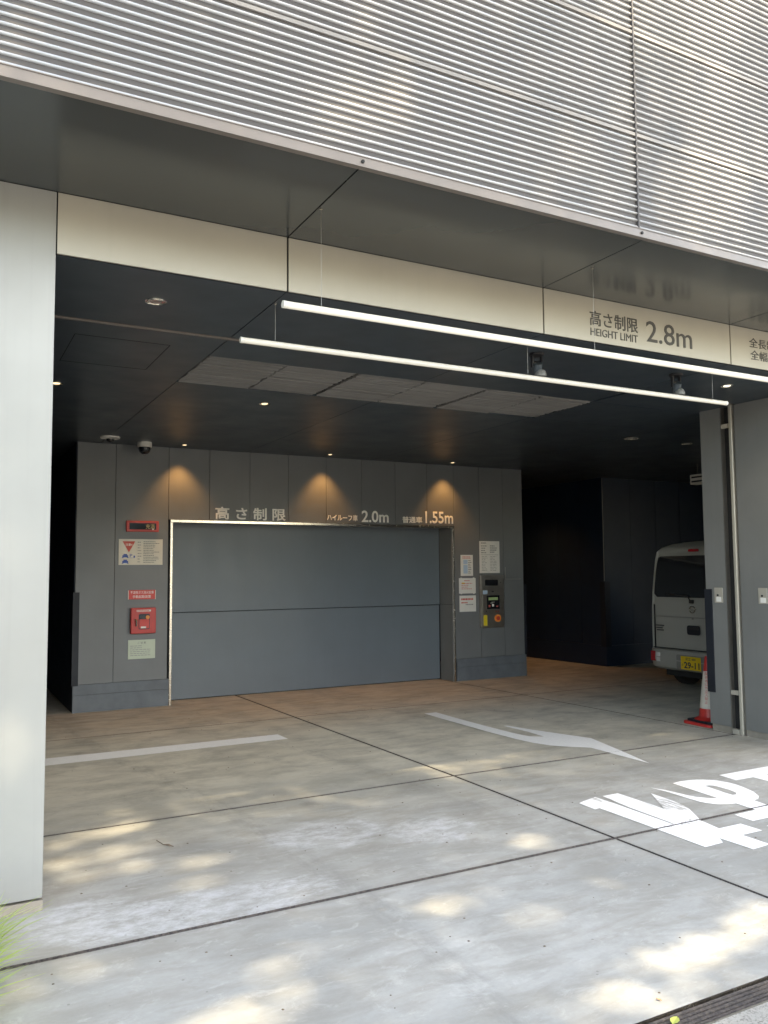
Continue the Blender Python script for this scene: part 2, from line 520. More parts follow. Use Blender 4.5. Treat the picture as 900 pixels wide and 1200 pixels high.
ground = mesh('ground', [(-400, -400, -0.06), (400, -400, -0.06), (400, 2.0, -0.06), (-400, 2.0, -0.06),
                         (400, 2.6, -0.16), (-400, 2.6, -0.16), (400, 400, -0.16), (-400, 400, -0.16)],
              [(0, 1, 2, 3), (3, 2, 4, 5), (5, 4, 6, 7)], 'asphalt')
tag(ground, kind='structure')
pave = box('pavement', (-30, -1.6, -0.10), (30, 2.1385, -0.004), 'street_paving')
tag(pave, kind='structure')
road = box('road', (-60, -5.4, -0.08), (60, -1.75, -0.045), 'asphalt')
pave2 = box('pavement', (-30, -14, -0.10), (30, -5.41, 0.02), 'street_paving')
tag(pave2, kind='structure')
tag(road, kind='structure')
kerb = box('kerb', (-30, -1.745, -0.10), (30, -1.605, 0.0), 'plinth_beige', bevel=0.01)
tag(kerb, kind='structure')

# driveway: bed with joint filler and concrete slabs set on it
ys = [2.262, 5.57, 15.5]
V = []; 
for y in ys:
    V += [(-6, y, GZ(y) - 0.008), (15, y, GZ(y) - 0.008)]
drive = mesh('driveway', V, [(0, 1, 3, 2), (2, 3, 5, 4)], 'joint_filler')
tag(drive, kind='structure')
def slab(x0, x1, y0, y1, gx0=0.009, gx1=0.009, gy0=0.009, gy1=0.009):
    x0 += gx0; x1 -= gx1; y0 += gy0; y1 -= gy1
    c = 0.002
    V = []
    for (z, i) in ((-0.03, 0), (-c, 0), (0, c)):
        V += [(x0 + i, y0 + i, GZ(y0) + z), (x1 - i, y0 + i, GZ(y0) + z), (x1 - i, y1 - i, GZ(y1) + z), (x0 + i, y1 - i, GZ(y1) + z)]
    F = [(8, 9, 10, 11)]
    for k in (0, 4):
        for i in range(4):
            j = (i + 1) % 4
            F.append((k + i, k + j, k + 4 + j, k + 4 + i))
    o = mesh('concrete_slab', V, F, 'concrete', drive)
    o.data.materials.append(M['joint_filler'])
    for p in o.data.polygons[1:]: p.material_index = 1
    return o
cols = [-6, -0.15, 3.61, 7.36, 11.1, 15]
for i in range(len(cols) - 1):
    slab(cols[i], cols[i + 1], 2.2535, 3.815, gy1=0.013)
    slab(cols[i], cols[i + 1], 3.815, 5.57, gy0=0.013)
for a, b in ((-6, -0.15), (-0.15, 3.61), (3.61, 6.85)):
    slab(a, b, 5.57, 8.86, gy1=0.006)
    slab(a, b, 8.86, 15.5, gy0=0.006)
slab(6.85, 11.1, 5.57, 8.86, gx0=0.006, gy1=0.006)
slab(6.85, 11.1, 8.86, 15.5, gx0=0.006, gy0=0.006)
slab(11.1, 15, 5.57, 8.86); slab(11.1, 15, 8.86, 15.5)

# drain channel with long bars
dr = thing('drain_grate', 'dark steel drain grate of long bars across the front of the driveway', 'drain', (0, 2.2, 0))
box('channel_bed', (-6, -0.055, -0.09), (15, 0.055, -0.07), 'rubber', dr)
for k in range(5):
    y = -0.042 + k * 0.021
    box('grate_bar', (-6, y - 0.0062, -0.04), (15, y + 0.0062, -0.004 - 0.001 * (k % 2)), 'joint_filler', dr)
box('frame_edge', (-6, -0.0605, -0.06), (15, -0.0555, 0.0005), 'brushed_steel', dr)
box('frame_edge', (-6, 0.0555, -0.06), (15, 0.0605, 0.001), 'stainless', dr)

# ---------------------------------------------------------------- painted markings
def marking(name, polys, label, cuts=()):
    bm = bmesh.new()
    e = []
    for pl in polys:
        vs = [bm.verts.new((x, y, 0)) for x, y in pl]
        e += [bm.edges.new((vs[i], vs[(i + 1) % len(vs)])) for i in range(len(vs))]
    bmesh.ops.triangle_fill(bm, use_beauty=True, edges=e)
    for cy in (5.57, 6.5, 7.5, 8.5):
        bmesh.ops.bisect_plane(bm, geom=bm.verts[:] + bm.edges[:] + bm.faces[:], plane_co=(0, cy, 0), plane_no=(0, 1, 0))
    for cy, w in cuts:
        for s in (-1, 1):
            bmesh.ops.bisect_plane(bm, geom=bm.verts[:] + bm.edges[:] + bm.faces[:], plane_co=(0, cy + s * w, 0), plane_no=(0, 1, 0))
        dead = [f for f in bm.faces if abs(f.calc_center_median().y - cy) < w * 0.99]
        bmesh.ops.delete(bm, geom=dead, context='FACES')
    for v in bm.verts:
        v.co.z = GZ(v.co.y) + 0.003
    bmesh.ops.recalc_face_normals(bm, faces=bm.faces)
    for f in bm.faces:
        if f.normal.z < 0: f.normal_flip()
    me = bpy.data.meshes.new(name); bm.to_mesh(me); bm.free()
    me.materials.append(M['road_paint'])
    o = link(name, me)
    return tag(o, label, 'road marking')
marking('stop_line', [[(-1.0, 7.66), (3.06, 7.68), (3.06, 7.96), (-1.0, 8.0)]],
        'straight white stop line painted across the driveway in front of the lift gate')
arrow = [(4.963, 8.262), (5.124, 8.262), (5.098, 7.7), (5.088, 7.2), (5.088, 6.784), (5.100, 6.62), (5.12, 6.53), (5.222, 6.444),
         (5.25, 6.716), (5.244, 7.133), (5.292, 7.12), (5.35, 6.836), (5.477, 6.398), (5.553, 6.151), (5.383, 5.591), (5.232, 5.103),
         (5.228, 5.45), (5.24, 5.807), (5.11, 5.93), (5.0, 6.08), (4.94, 6.27), (4.919, 6.50), (4.915, 6.9), (4.925, 7.3), (4.94, 7.75)]
marking('direction_arrow', [arrow], 'white curved arrow painted on the driveway pointing out to the street', [(5.57, 0.002)])
RE = [(3.927, 4.485), (3.99, 4.51), (4.13, 4.547), (4.132, 4.344), (4.115, 3.84), (4.127, 3.84), (4.15, 4.25), (4.193, 4.541), (4.34, 4.543), (4.328, 4.098),
      (4.543, 4.425), (4.531, 4.277), (4.528, 4.212), (4.501, 4.099), (4.466, 4.01), (4.328, 3.797), (4.293, 3.629), (4.489, 3.628), (4.487, 3.471),
      (4.308, 3.472), (4.303, 3.28), (4.145, 3.27), (4.143, 3.501), (4.092, 3.435), (3.939, 3.43), (3.955, 3.9), (3.964, 4.324), (3.918, 4.317)]
MA = [(4.894, 4.545), (4.98, 4.557), (5.066, 4.55), (5.13, 4.532), (5.176, 4.506), (5.245, 4.438), (5.27, 4.345), (5.268, 4.28), (5.252, 4.212), (5.209, 4.091), (5.139, 3.992),
      (5.073, 3.946), (5.017, 3.939), (4.99, 3.785), (5.27, 3.783), (5.26, 3.628), (4.98, 3.626), (4.975, 3.52), (5.22, 3.518), (5.22, 3.37), (4.97, 3.37), (4.965, 3.27), (4.82, 3.27), (4.82, 3.37),
      (4.58, 3.37), (4.59, 3.518), (4.82, 3.52), (4.82, 3.626), (4.604, 3.625), (4.615, 3.775), (4.83, 3.78), (4.846, 3.947), (4.77, 3.965), (4.722, 3.993), (4.68, 4.05), (4.667, 4.099), (4.664, 4.17),
      (4.668, 4.248), (4.672, 4.38), (4.655, 4.539), (4.695, 4.45), (4.712, 4.363), (4.726, 4.249), (4.745, 4.19), (4.772, 4.16), (4.80, 4.12), (4.849, 4.099), (4.853, 4.159), (4.869, 4.324)]
HO = [(5.039, 4.373), (5.072, 4.365), (5.094, 4.345), (5.101, 4.318), (5.1, 4.208), (5.078, 4.132), (5.041, 4.101), (5.007, 4.103), (5.01, 4.18), (5.023, 4.253)]
TO = [(5.395, 4.542), (6.06, 4.54), (6.06, 4.366), (5.99, 4.366), (5.98, 3.75), (5.84, 3.75), (5.84, 4.366), (5.72, 4.366), (5.71, 3.27), (5.55, 3.27), (5.55, 3.72), (5.37, 3.72), (5.37, 3.88), (5.55, 3.88), (5.56, 4.363), (5.37, 4.365)]
mk = thing('stop_lettering', 'white painted stop characters on the driveway slabs, reading outward to leaving drivers', 'road marking', (4.9, 3.9, 0))
for pl in ([RE], [MA, HO], [TO]):
    o = marking('painted_character', pl, None, [(3.815, 0.007)])
    del o['category']
    o.parent = mk
    o.matrix_parent_inverse = Matrix.Translation((-4.9, -3.9, 0))

# ================================================================ BUILDING
# --- louvre cladding over the entrance
LY = 3.41
lou = thing('louvre_cladding', 'pale ribbed metal louvre cladding hanging over the garage entrance', 'cladding', (0, LY, 3.53))
def lbox(name, a, b, mat, **k):
    o = box(name, a, b, mat, lou, **k); o.location = (0, -LY, -3.53); return o
lbox('backing_sheet', (-4, LY + 0.022, 3.57), (14, LY + 0.045, 12), 'slat_backing')
PX = [-3.95, -0.197, 3.556, 7.309]
P = 0.0405
def slat_mesh(L, tail=False):
    # rounded rib standing off the sheet
    prof = [(0.0215, 0.0020), (0.0155, 0.0022), (0.0118, 0.0042), (0.0100, 0.0085), (0.0108, 0.0128), (0.0145, 0.0152), (0.0215, 0.0158)]
    V = [(x, y, z) for x in (0, L) for y, z in prof]
    n = len(prof)
    F = [(i, i + 1, n + i + 1, n + i) for i in range(n - 1)] + [tuple(range(n))[::-1], tuple(range(n, 2 * n))]
    me = bpy.data.meshes.new('louvre_slat'); me.from_pydata(V, [], F); me.update()
    for p in me.polygons[:n - 1]: p.use_smooth = True
    me.materials.append(M['slat_white'])
    bm = bmesh.new(); bm.from_mesh(me); bmesh.ops.recalc_face_normals(bm, faces=bm.faces); bm.to_mesh(me); bm.free()
    return me
L = 3.753 - 0.012
sm = slat_mesh(L)
rows = []
z = 3.592
seams = []
for blk in range(5):
    for k in range(15 if blk else 14):
        rows.append(z); z += P
    seams.append(z + 0.0); z += P * 0.62
allV, allF = [], []
for c in range(3):
    for zz in rows:
        if zz < 5.65:
            link('louvre_slat', sm, lou, (PX[c] + 0.006, 0, zz - 3.53))
nrow = [zz for zz in rows if zz >= 5.65]
V, F = [], []
for c in range(3):
    for zz in nrow:
        b = len(V)
        V += [(v.co.x + PX[c] + 0.006, v.co.y, v.co.z + zz - 3.53) for v in sm.vertices]
        F += [tuple(i + b for i in p.vertices) for p in sm.polygons]
o = mesh('louvre_slat', V, F, 'slat_white', lou); o['kind'] = 'stuff'
for s in seams:
    for c in range(3):
        o = box('seam_trim', (PX[c] + 0.004, 0.010, s - 3.53 - 0.007), (PX[c + 1] - 0.004, 0.0215, s - 3.53 + 0.012), 'seam_pink', lou)
for x in PX[1:]:
    box('joint_strip', (x - 0.005, 0.006, 0.06), (x + 0.005, 0.0215, 3.2), 'slat_backing', lou)
o = box('bottom_trim', (-4, -0.010, 0.003), (14, 0.022, 0.049), 'trim_bronze', lou)
o = box('trim_lip', (-4, -0.014, 0.0), (14, 0.020, 0.0028), 'trim_bronze', lou)
o = box('trim_lip', (-4, -0.014, 0.0492), (14, 0.020, 0.0525), 'trim_bronze', lou)
for x in (1.735, 3.556, 5.49, -0.14):
    lathe('bolt', [(0.009, 0), (0.009, 0.006)], 'joint_black', lou, (x, -0.017, 0.026), 10, 'Y')

# --- soffit in front of the fascia
sof = thing('entrance_soffit', 'glossy dark grey soffit panels between the louvres and the sign band', 'soffit', (0, 3.9, SOF))
JX = [-4.0, -1.39, 0.483, 1.735, 3.61, 5.49, 7.36, 9.2, 11, 14]
JXs = [-4.0, -2.02, -0.14, 1.735, 3.61, 5.49, 7.36, 9.2, 11, 14]
for a, b in zip(JXs[:-1], JXs[1:]):
    o = box('soffit_panel', (a + 0.0045, 3.432 - 3.9, 0.0), (b - 0.0045, 4.357 - 3.9, 0.03), 'soffit_panel', sof)
box('panel_backing', (-4, 3.45 - 3.9, 0.034), (14, 4.6 - 3.9, 0.10), 'joint_black', sof)

# --- fascia band
fas = thing('sign_band', 'satin beige metal fascia band above the garage opening', 'fascia', (0, FAS, CEIL))
for a, b in zip(JX[2:-1], JX[3:]):
    box('fascia_panel', (a + 0.006, 0, 0.0), (b - 0.006, 0.012, 0.317), 'satin_panel', fas)
box('panel_backing', (0.47, 0.0125, 0.004), (14, 0.08, 0.5), 'joint_black', fas)
# --- left pillar wall
pil = thing('entrance_pillar', 'broad pale metal-clad pillar at the left edge of the garage entrance', 'pillar', (-0.5, FAS, 0))
for a, b in zip([-4.0, -1.39], [-1.39, 0.483]):
    box('cladding_panel', (a + 0.0045 + 0.5, 0, 0.064), (b - 0.0015 + 0.5, 0.03, SOF - 0.003), 'pillar_panel', pil)
box('core', (-3.5, 0.034, 0.058), (0.975, 0.42, SOF - 0.004), 'joint_black', pil)
box('return_panel', (0.978, 0.033, 0.064), (0.986, 0.43, CEIL - 0.002), 'side_wall', pil)
box('base_strip', (-3.5, 0.006, -0.01), (0.985, 0.40, 0.05), 'plinth_beige', pil)

# --- right side wall of the entrance (runs front to back)
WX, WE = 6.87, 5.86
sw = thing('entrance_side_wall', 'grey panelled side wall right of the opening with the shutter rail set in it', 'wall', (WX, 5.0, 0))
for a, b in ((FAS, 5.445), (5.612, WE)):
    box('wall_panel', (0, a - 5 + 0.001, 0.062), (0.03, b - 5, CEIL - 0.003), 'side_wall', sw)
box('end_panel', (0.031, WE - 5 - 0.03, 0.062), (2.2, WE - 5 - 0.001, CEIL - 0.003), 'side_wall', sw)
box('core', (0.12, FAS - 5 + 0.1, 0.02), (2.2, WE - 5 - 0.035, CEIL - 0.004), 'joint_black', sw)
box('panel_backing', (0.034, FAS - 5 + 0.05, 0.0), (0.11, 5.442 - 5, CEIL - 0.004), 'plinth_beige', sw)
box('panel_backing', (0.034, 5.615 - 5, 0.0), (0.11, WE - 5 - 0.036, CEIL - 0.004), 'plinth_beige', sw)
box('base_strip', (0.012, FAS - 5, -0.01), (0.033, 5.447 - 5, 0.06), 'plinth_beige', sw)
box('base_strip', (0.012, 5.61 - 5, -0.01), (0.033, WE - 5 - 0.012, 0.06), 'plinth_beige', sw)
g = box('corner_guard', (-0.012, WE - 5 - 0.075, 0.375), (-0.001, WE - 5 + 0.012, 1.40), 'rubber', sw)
box('corner_guard', (-0.001, WE - 5 + 0.0005, 0.375), (0.09, WE - 5 + 0.012, 1.40), 'rubber', sw)
# right front pillar
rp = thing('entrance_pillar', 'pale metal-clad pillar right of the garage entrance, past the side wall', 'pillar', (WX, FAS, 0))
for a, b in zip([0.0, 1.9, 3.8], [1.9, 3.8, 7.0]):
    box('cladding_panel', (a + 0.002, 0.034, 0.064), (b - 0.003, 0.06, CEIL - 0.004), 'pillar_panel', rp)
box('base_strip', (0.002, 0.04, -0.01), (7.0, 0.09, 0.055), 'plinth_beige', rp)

# shutter guide rail (upright, in the side wall) and its header slot in the ceiling
gr = thing('shutter_guide_rail', 'cream shutter guide rail standing in a black slot of the right side wall', 'guide rail', (WX, 5.49, 0))
box('slot_lining', (0.05, -0.043, 0.0), (0.075, 0.12, CEIL), 'joint_black', gr)
box('slot_lining', (0.003, 0.116, 0.0), (0.05, 0.12, CEIL), 'joint_black', gr)
box('edge_strip', (-0.004, 0.108, 0.03), (0.045, 0.1155, CEIL - 0.001), 'brushed_steel', gr)
box('edge_strip', (-0.004, -0.043, 0.0), (0.045, -0.036, CEIL - 0.001), 'brushed_steel', gr)
prism('rail', rrect(-0.012, -0.018, 0.04, 0.020, 0.008, 3), 0.003, CEIL - 0.001, 'cream_rail', gr, map=lambda a, b, t: (a, b, t))
for z in (0.40, 3.02):
    box('bracket', (-0.010, 0.029, z - 0.022), (0.012, 0.107, z + 0.022), 'cream_rail', gr, 0.002)
box('foot', (-0.012, 0.0285, 0.002), (0.03, 0.105, 0.05), 'cream_rail', gr, 0.002)
hr = thing('shutter_bottom_bar', 'thin cream shutter bar recessed in a slot across the ceiling', 'shutter', (3.7, 5.46, CEIL))
box('bar', (-3.2, -0.016, -0.006), (3.165, 0.016, 0.02), 'trim_bronze', hr, 0.003)
box('slot_lining', (-3.2, -0.035, 0.012), (3.165, 0.035, 0.03), 'joint_black', hr)

# --- ceiling
ce = link('ceiling', None); tag(ce, kind='structure'); ce.location = (0, 0, CEIL)
CX = [-0.14, 1.735, 3.61, 5.49, 7.36, 9.24, 11.1, 14.0]
VX0, VX1, VY0, VY1 = 1.75, 5.53, 5.96, 6.90
def cpanel(a, b, y0, y1):
    box('ceiling_panel', (a + 0.0035, y0 + 0.0015, 0.0), (b - 0.0035, y1 - 0.0015, 0.025), 'ceiling_panel', ce)
for a, b in zip(CX[:-1], CX[1:]):
    cpanel(a, b, FAS + 0.032, 5.424)
    if 1.7 < a < 5.4:
        cpanel(a, b, 5.496, VY0 - 0.002)
        cpanel(a, b, VY1 + 0.002, 15.0)
    elif a > 5.4 and a < 5.6:
        cpanel(a + 0.04, b, 5.496, VY0 - 0.002); cpanel(a + 0.04, b, VY0, VY1); cpanel(a, b, VY1 + 0.002, 15.0)
    else:
        cpanel(a, b, 5.496, 15.0)
box('ceiling_backing', (-0.2, FAS + 0.09, 0.06), (14.0, 15.0, 0.3), 'joint_black', ce)
for (x0, x1, y0, y1) in ((0.77, 1.41, 5.80, 6.58),):
    for a, b in (((x0, y0), (x0 + 0.005, y1)), ((x1, y0), (x1 + 0.005, y1)), ((x0, y0 - 0.005), (x1, y0)), ((x0, y1), (x1, y1 + 0.005))):
        box('hatch_joint', (a[0], a[1], -0.0015), (b[0], b[1], 0.0005), 'joint_black', ce)
# ceiling grille: six modules of fine slats
vg = thing('ceiling_grille', 'long grey slatted ventilation grille set into the dark ceiling', 'vent', (3.64, 6.43, CEIL))
dx = [1.745, 2.373, 3.0, 3.66, 4.30, 4.94, 5.53]
rng = random.Random(3)
for k in range(6):
    a, b = dx[k] - 3.64, dx[k + 1] - 3.64
    g0 = 0.022 if k in (2, 4) else 0.006
    g1 = 0.022 if k in (1, 3) else 0.006
    lst = []
    y = VY0 + 0.012
    while y < VY1 - 0.02:
        dz = rng.choice([0, 0, 0.004, 0.010])
        lst.append(((a + g0, y - 6.43, 0.000 + dz), (b - g1, y - 6.43 + 0.013, 0.018 + dz)))
        y += 0.021
    o = boxes('grille_slats', lst, 'grille_slat', vg); o['kind'] = 'stuff'
box('void', (-1.9, VY0 - 6.43, 0.03), (1.89, VY1 - 6.43, 0.05), 'joint_black', vg)

# --- far block with the lift gate
GY = 10.56
WB = -0.056
jx = [1.465, 1.92, 2.576, 3.11, 3.66, 4.21, 4.78, 5.34, 5.89, 6.435, 6.91, 7.383, 7.83, 8.215]
bl = thing('lift_block_wall', 'grey panelled wall around the car lift gate at the back of the bay', 'wall', (4.8, GY, 0))
for a, b in zip(jx[:-1], jx[1:]):
    z0 = 2.292 if 2.5 < a < 6.9 else 0.283
    box('wall_panel', (a - 4.8 + 0.003, 0, z0), (b - 4.8 - 0.003, 0.02, CEIL - 0.002), 'wall_panel', bl)
for (a, b) in ((1.455, 2.596), (6.925, 8.235)):
    box('plinth', (a - 4.8, -0.012, 0.158), (b - 4.8, 0.022, 0.280), 'plinth', bl, 0.002)
    box('plinth', (a - 4.8, -0.013, WB - 0.02), (b - 4.8, 0.022, 0.156), 'plinth', bl, 0.002)
box('panel_backing', (1.467 - 4.8, 0.023, WB - 0.02), (2.60 - 4.8, 0.40, CEIL - 0.003), 'joint_black', bl)
box('panel_backing', (6.91 - 4.8, 0.023, WB - 0.02), (8.21 - 4.8, 0.40, CEIL - 0.003), 'joint_black', bl)
box('panel_backing', (2.60 - 4.8, 0.023, 2.30), (6.91 - 4.8, 0.40, CEIL - 0.003), 'joint_black', bl)
for x0, s in ((1.455, -1), (8.235, 1)):
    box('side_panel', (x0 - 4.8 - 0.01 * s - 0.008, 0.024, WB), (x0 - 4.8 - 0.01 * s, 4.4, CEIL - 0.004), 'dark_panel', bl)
box('corner_guard', (1.455 - 4.8 - 0.004, -0.026, 0.27), (1.455 - 4.8 + 0.058, -0.014, 1.385), 'rubber', bl)
box('corner_guard', (1.455 - 4.8 - 0.016, -0.026, 0.27), (1.455 - 4.8 - 0.004, 0.09, 1.385), 'rubber', bl)
box('corner_guard', (8.235 - 4.8 - 0.03, -0.026, 0.29), (8.235 - 4.8 + 0.012, -0.014, 1.39), 'rubber', bl)
box('corner_guard', (8.235 - 4.8 + 0.0005, -0.0135, 0.29), (8.235 - 4.8 + 0.012, 0.08, 1.39), 'rubber', bl)
box('cable_strip', (7.853 - 4.8, -0.008, 1.468), (7.861 - 4.8, -0.001, 1.66), 'brushed_steel', bl)
box('cable_strip', (7.861 - 4.8, -0.008, 1.468), (8.16 - 4.8, -0.001, 1.476), 'brushed_steel', bl)
# gate
ga = thing('lift_gate', 'wide blue-grey two-leaf lift gate in a thin stainless frame', 'gate', (4.75, GY, WB))
gx0, gx1 = 2.60, 6.905
def gb(name, a, b, mat, bev=0):
    return box(name, (a[0] - 4.75, a[1] - GY, a[2] - WB), (b[0] - 4.75, b[1] - GY, b[2] - WB), mat, ga, bev)
gb('gate_leaf', (gx0 + 0.03, GY + 0.39, WB + 0.012), (gx1 - 0.035, GY + 0.42, 1.082), 'gate_panel', 0.002)
gb('gate_leaf', (gx0 + 0.03, GY + 0.372, 1.092), (gx1 - 0.035, GY + 0.405, 2.27), 'gate_panel', 0.002)
gb('void', (gx0, GY + 0.425, WB), (gx1, GY + 0.46, 2.4), 'joint_black')
gb('frame', (gx0, GY - 0.012, WB), (gx0 + 0.030, GY + 0.012, 2.2545), 'stainless', 0.002)
gb('frame', (gx1 - 0.022, GY - 0.012, WB), (gx1, GY + 0.012, 2.2545), 'stainless', 0.002)
gb('frame', (gx0, GY - 0.014, 2.256), (gx1, GY + 0.012, 2.289), 'stainless', 0.002)
gb('reveal_panel', (gx1 - 0.03, GY + 0.0135, WB), (gx1 - 0.012, GY + 0.37, 1.092), 'side_wall')
gb('reveal_panel', (gx1 - 0.03, GY + 0.0135, 1.098), (gx1 - 0.012, GY + 0.37, 2.264), 'side_wall')
gb('reveal_panel', (gx0 + 0.012, GY + 0.0135, WB), (gx0 + 0.025, GY + 0.37, 2.264), 'side_wall')
gb('lintel_panel', (gx0 + 0.012, GY + 0.0135, 2.268), (gx1 - 0.012, GY + 0.37, 2.28), 'side_wall')

# dark storage block behind, right of the corridor
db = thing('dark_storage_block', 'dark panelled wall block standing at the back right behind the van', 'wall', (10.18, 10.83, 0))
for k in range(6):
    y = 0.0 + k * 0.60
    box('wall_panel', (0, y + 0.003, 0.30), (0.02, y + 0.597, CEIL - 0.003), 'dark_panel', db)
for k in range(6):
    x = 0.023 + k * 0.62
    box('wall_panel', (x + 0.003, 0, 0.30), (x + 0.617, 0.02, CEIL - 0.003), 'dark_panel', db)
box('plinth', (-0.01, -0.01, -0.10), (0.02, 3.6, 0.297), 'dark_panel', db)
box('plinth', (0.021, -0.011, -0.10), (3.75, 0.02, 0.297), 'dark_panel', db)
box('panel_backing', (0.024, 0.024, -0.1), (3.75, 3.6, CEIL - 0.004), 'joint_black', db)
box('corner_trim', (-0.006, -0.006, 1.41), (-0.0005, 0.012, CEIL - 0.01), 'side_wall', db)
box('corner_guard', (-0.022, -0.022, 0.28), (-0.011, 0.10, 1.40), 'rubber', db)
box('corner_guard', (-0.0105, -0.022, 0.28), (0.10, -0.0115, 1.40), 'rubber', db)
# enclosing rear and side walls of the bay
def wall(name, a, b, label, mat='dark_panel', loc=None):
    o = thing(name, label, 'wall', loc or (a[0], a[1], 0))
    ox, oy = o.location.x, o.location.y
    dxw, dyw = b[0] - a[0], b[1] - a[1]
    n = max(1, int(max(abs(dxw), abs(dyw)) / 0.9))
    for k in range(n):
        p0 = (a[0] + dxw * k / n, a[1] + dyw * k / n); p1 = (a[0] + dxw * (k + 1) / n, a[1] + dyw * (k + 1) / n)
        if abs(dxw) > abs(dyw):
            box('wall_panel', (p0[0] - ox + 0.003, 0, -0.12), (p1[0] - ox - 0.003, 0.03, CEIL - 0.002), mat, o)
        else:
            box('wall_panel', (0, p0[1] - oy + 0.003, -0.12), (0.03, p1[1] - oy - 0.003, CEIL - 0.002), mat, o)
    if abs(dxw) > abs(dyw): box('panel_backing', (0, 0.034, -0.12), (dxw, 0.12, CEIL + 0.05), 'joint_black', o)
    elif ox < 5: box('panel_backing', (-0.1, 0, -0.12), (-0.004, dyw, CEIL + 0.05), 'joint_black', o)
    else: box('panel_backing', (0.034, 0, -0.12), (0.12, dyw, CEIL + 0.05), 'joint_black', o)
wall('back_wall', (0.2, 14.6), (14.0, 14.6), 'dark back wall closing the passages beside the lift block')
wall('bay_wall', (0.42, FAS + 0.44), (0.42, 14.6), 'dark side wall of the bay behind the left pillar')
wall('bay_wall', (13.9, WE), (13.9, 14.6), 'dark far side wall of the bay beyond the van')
# storey above
us = thing('upper_storey', 'plain upper storey behind the louvre cladding', 'building', (5, 9, 3.6))
box('storey_wall', (-9, -5.5, 0.02), (9, 6.3, 8.4), 'wall_panel', us)

# ================================================================ LETTERING
hs = thing('height_limit_sign', 'dark height limit 2.8m lettering on the fascia band', 'sign', (4.5, FAS, 3.35))
def on_fascia(txt, x0, x1, z0, z1, par, mat='letter_dark', bold=0.0):
    return lettering(txt, x1 - x0, z1 - z0, mat, parent=par, thick=0.003, bold=bold,
                     loc=(x0 - par.location.x, -0.0005, z0 - par.location.z))
on_fascia('高さ制限', 4.025, 4.49, 3.335, 3.445, hs, bold=0.008)
on_fascia('HEIGHT LIMIT', 4.03, 4.485, 3.263, 3.318, hs, bold=0.0)
on_fascia('2.8m', 4.575, 5.055, 3.285, 3.445, hs, bold=0.003)
ls = thing('length_limit_sign', 'two rows of small dark characters on the right end of the fascia band', 'sign', (5.9, FAS, 3.4))
on_fascia('全長制限', 5.715, 6.135, 3.385, 3.465, ls, bold=0.003)
on_fascia('全幅制限', 5.725, 6.145, 3.285, 3.365, ls, bold=0.003)
def wall_text(txt, x0, x1, z0, z1, par, mat='letter_cream', bold=0.0, thick=0.006, y=-0.001):
    return lettering(txt, x1 - x0, z1 - z0, mat, parent=par, thick=thick, bold=bold,
                     loc=(x0 - par.location.x, y, z0 - par.location.z))
s1 = thing('gate_height_sign', 'large cream height limit characters above the left half of the gate', 'sign', (3.68, GY, 2.3))
wall_text('高 さ 制 限', 3.185, 4.17, 2.305, 2.475, s1, bold=0.024)
s2 = thing('high_roof_sign', 'cream high roof car 2.0m lettering above the middle of the gate', 'sign', (5.3, GY, 2.3))
wall_text('ハイルーフ車', 4.79, 5.27, 2.325, 2.415, s2, bold=0.021)
wall_text('2.0m', 5.335, 5.775, 2.315, 2.485, s2, bold=0.019)
s3 = thing('regular_car_sign', 'cream regular car 1.55m lettering above the right end of the gate', 'sign', (6.4, GY, 2.3))
wall_text('普通車', 6.005, 6.345, 2.32, 2.415, s3, bold=0.021)
wall_text('1.55m', 6.40, 6.895, 2.32, 2.50, s3, bold=0.019)

# ================================================================ SIGNS AND DEVICES ON THE LIFT BLOCK
rngt = random.Random(11)
def textlines(par, x0, x1, z0, z1, rows, mat, y, fill=0.9, h=0.42, jitter=True, word=0.03):
    """a block of small print, too small to read in the photograph: broken strokes"""
    lst = []
    step = (z1 - z0) / rows
    for k in range(rows):
        zc = z1 - (k + 0.5) * step
        x = x0
        end = x0 + (x1 - x0) * (rngt.uniform(0.55, 1.0) if jitter else 1.0) * fill
        while x < end:
            w = rngt.uniform(word * 0.4, word * 1.3)
            lst.append(((x, y - 0.0012, zc - step * h / 2), (min(x + w, end), y, zc + step * h / 2)))
            x += w + word * 0.22
    o = boxes('small_print', lst, mat, par)
    o['kind'] = 'stuff'
    return o
def plaque(name, label, x0, x1, z0, z1, mat, cat='notice', t=0.006, bev=0.001):
    o = thing(name, label, cat, ((x0 + x1) / 2, GY, (z0 + z1) / 2))
    w, h = (x1 - x0) / 2, (z1 - z0) / 2
    box('board', (-w, -t, -h), (w, -0.0006, h), mat, o, bev)
    return o, w, h
# red framed display
o = thing('alarm_display', 'red framed dark display box, uppermost on the left wall section', 'display', (2.25, GY, 2.195))
w, h = 0.20, 0.068
box('housing', (-w, -0.03, -h), (w, -0.001, h), 'signal_red', o, 0.006)
box('screen', (-w + 0.035, -0.034, -h + 0.028), (w - 0.035, -0.0301, h - 0.028), 'dark_glass', o)
lettering('充満', 0.11, 0.06, 'gold_reflection', parent=o, thick=0.0008, loc=(0.035, -0.0342, -0.03))  # gold glyphs stand in for warm reflections on the unlit screen
box('status_lamp', (0.115, -0.0365, -0.042), (0.135, -0.0345, -0.026), 'ink_white', o)
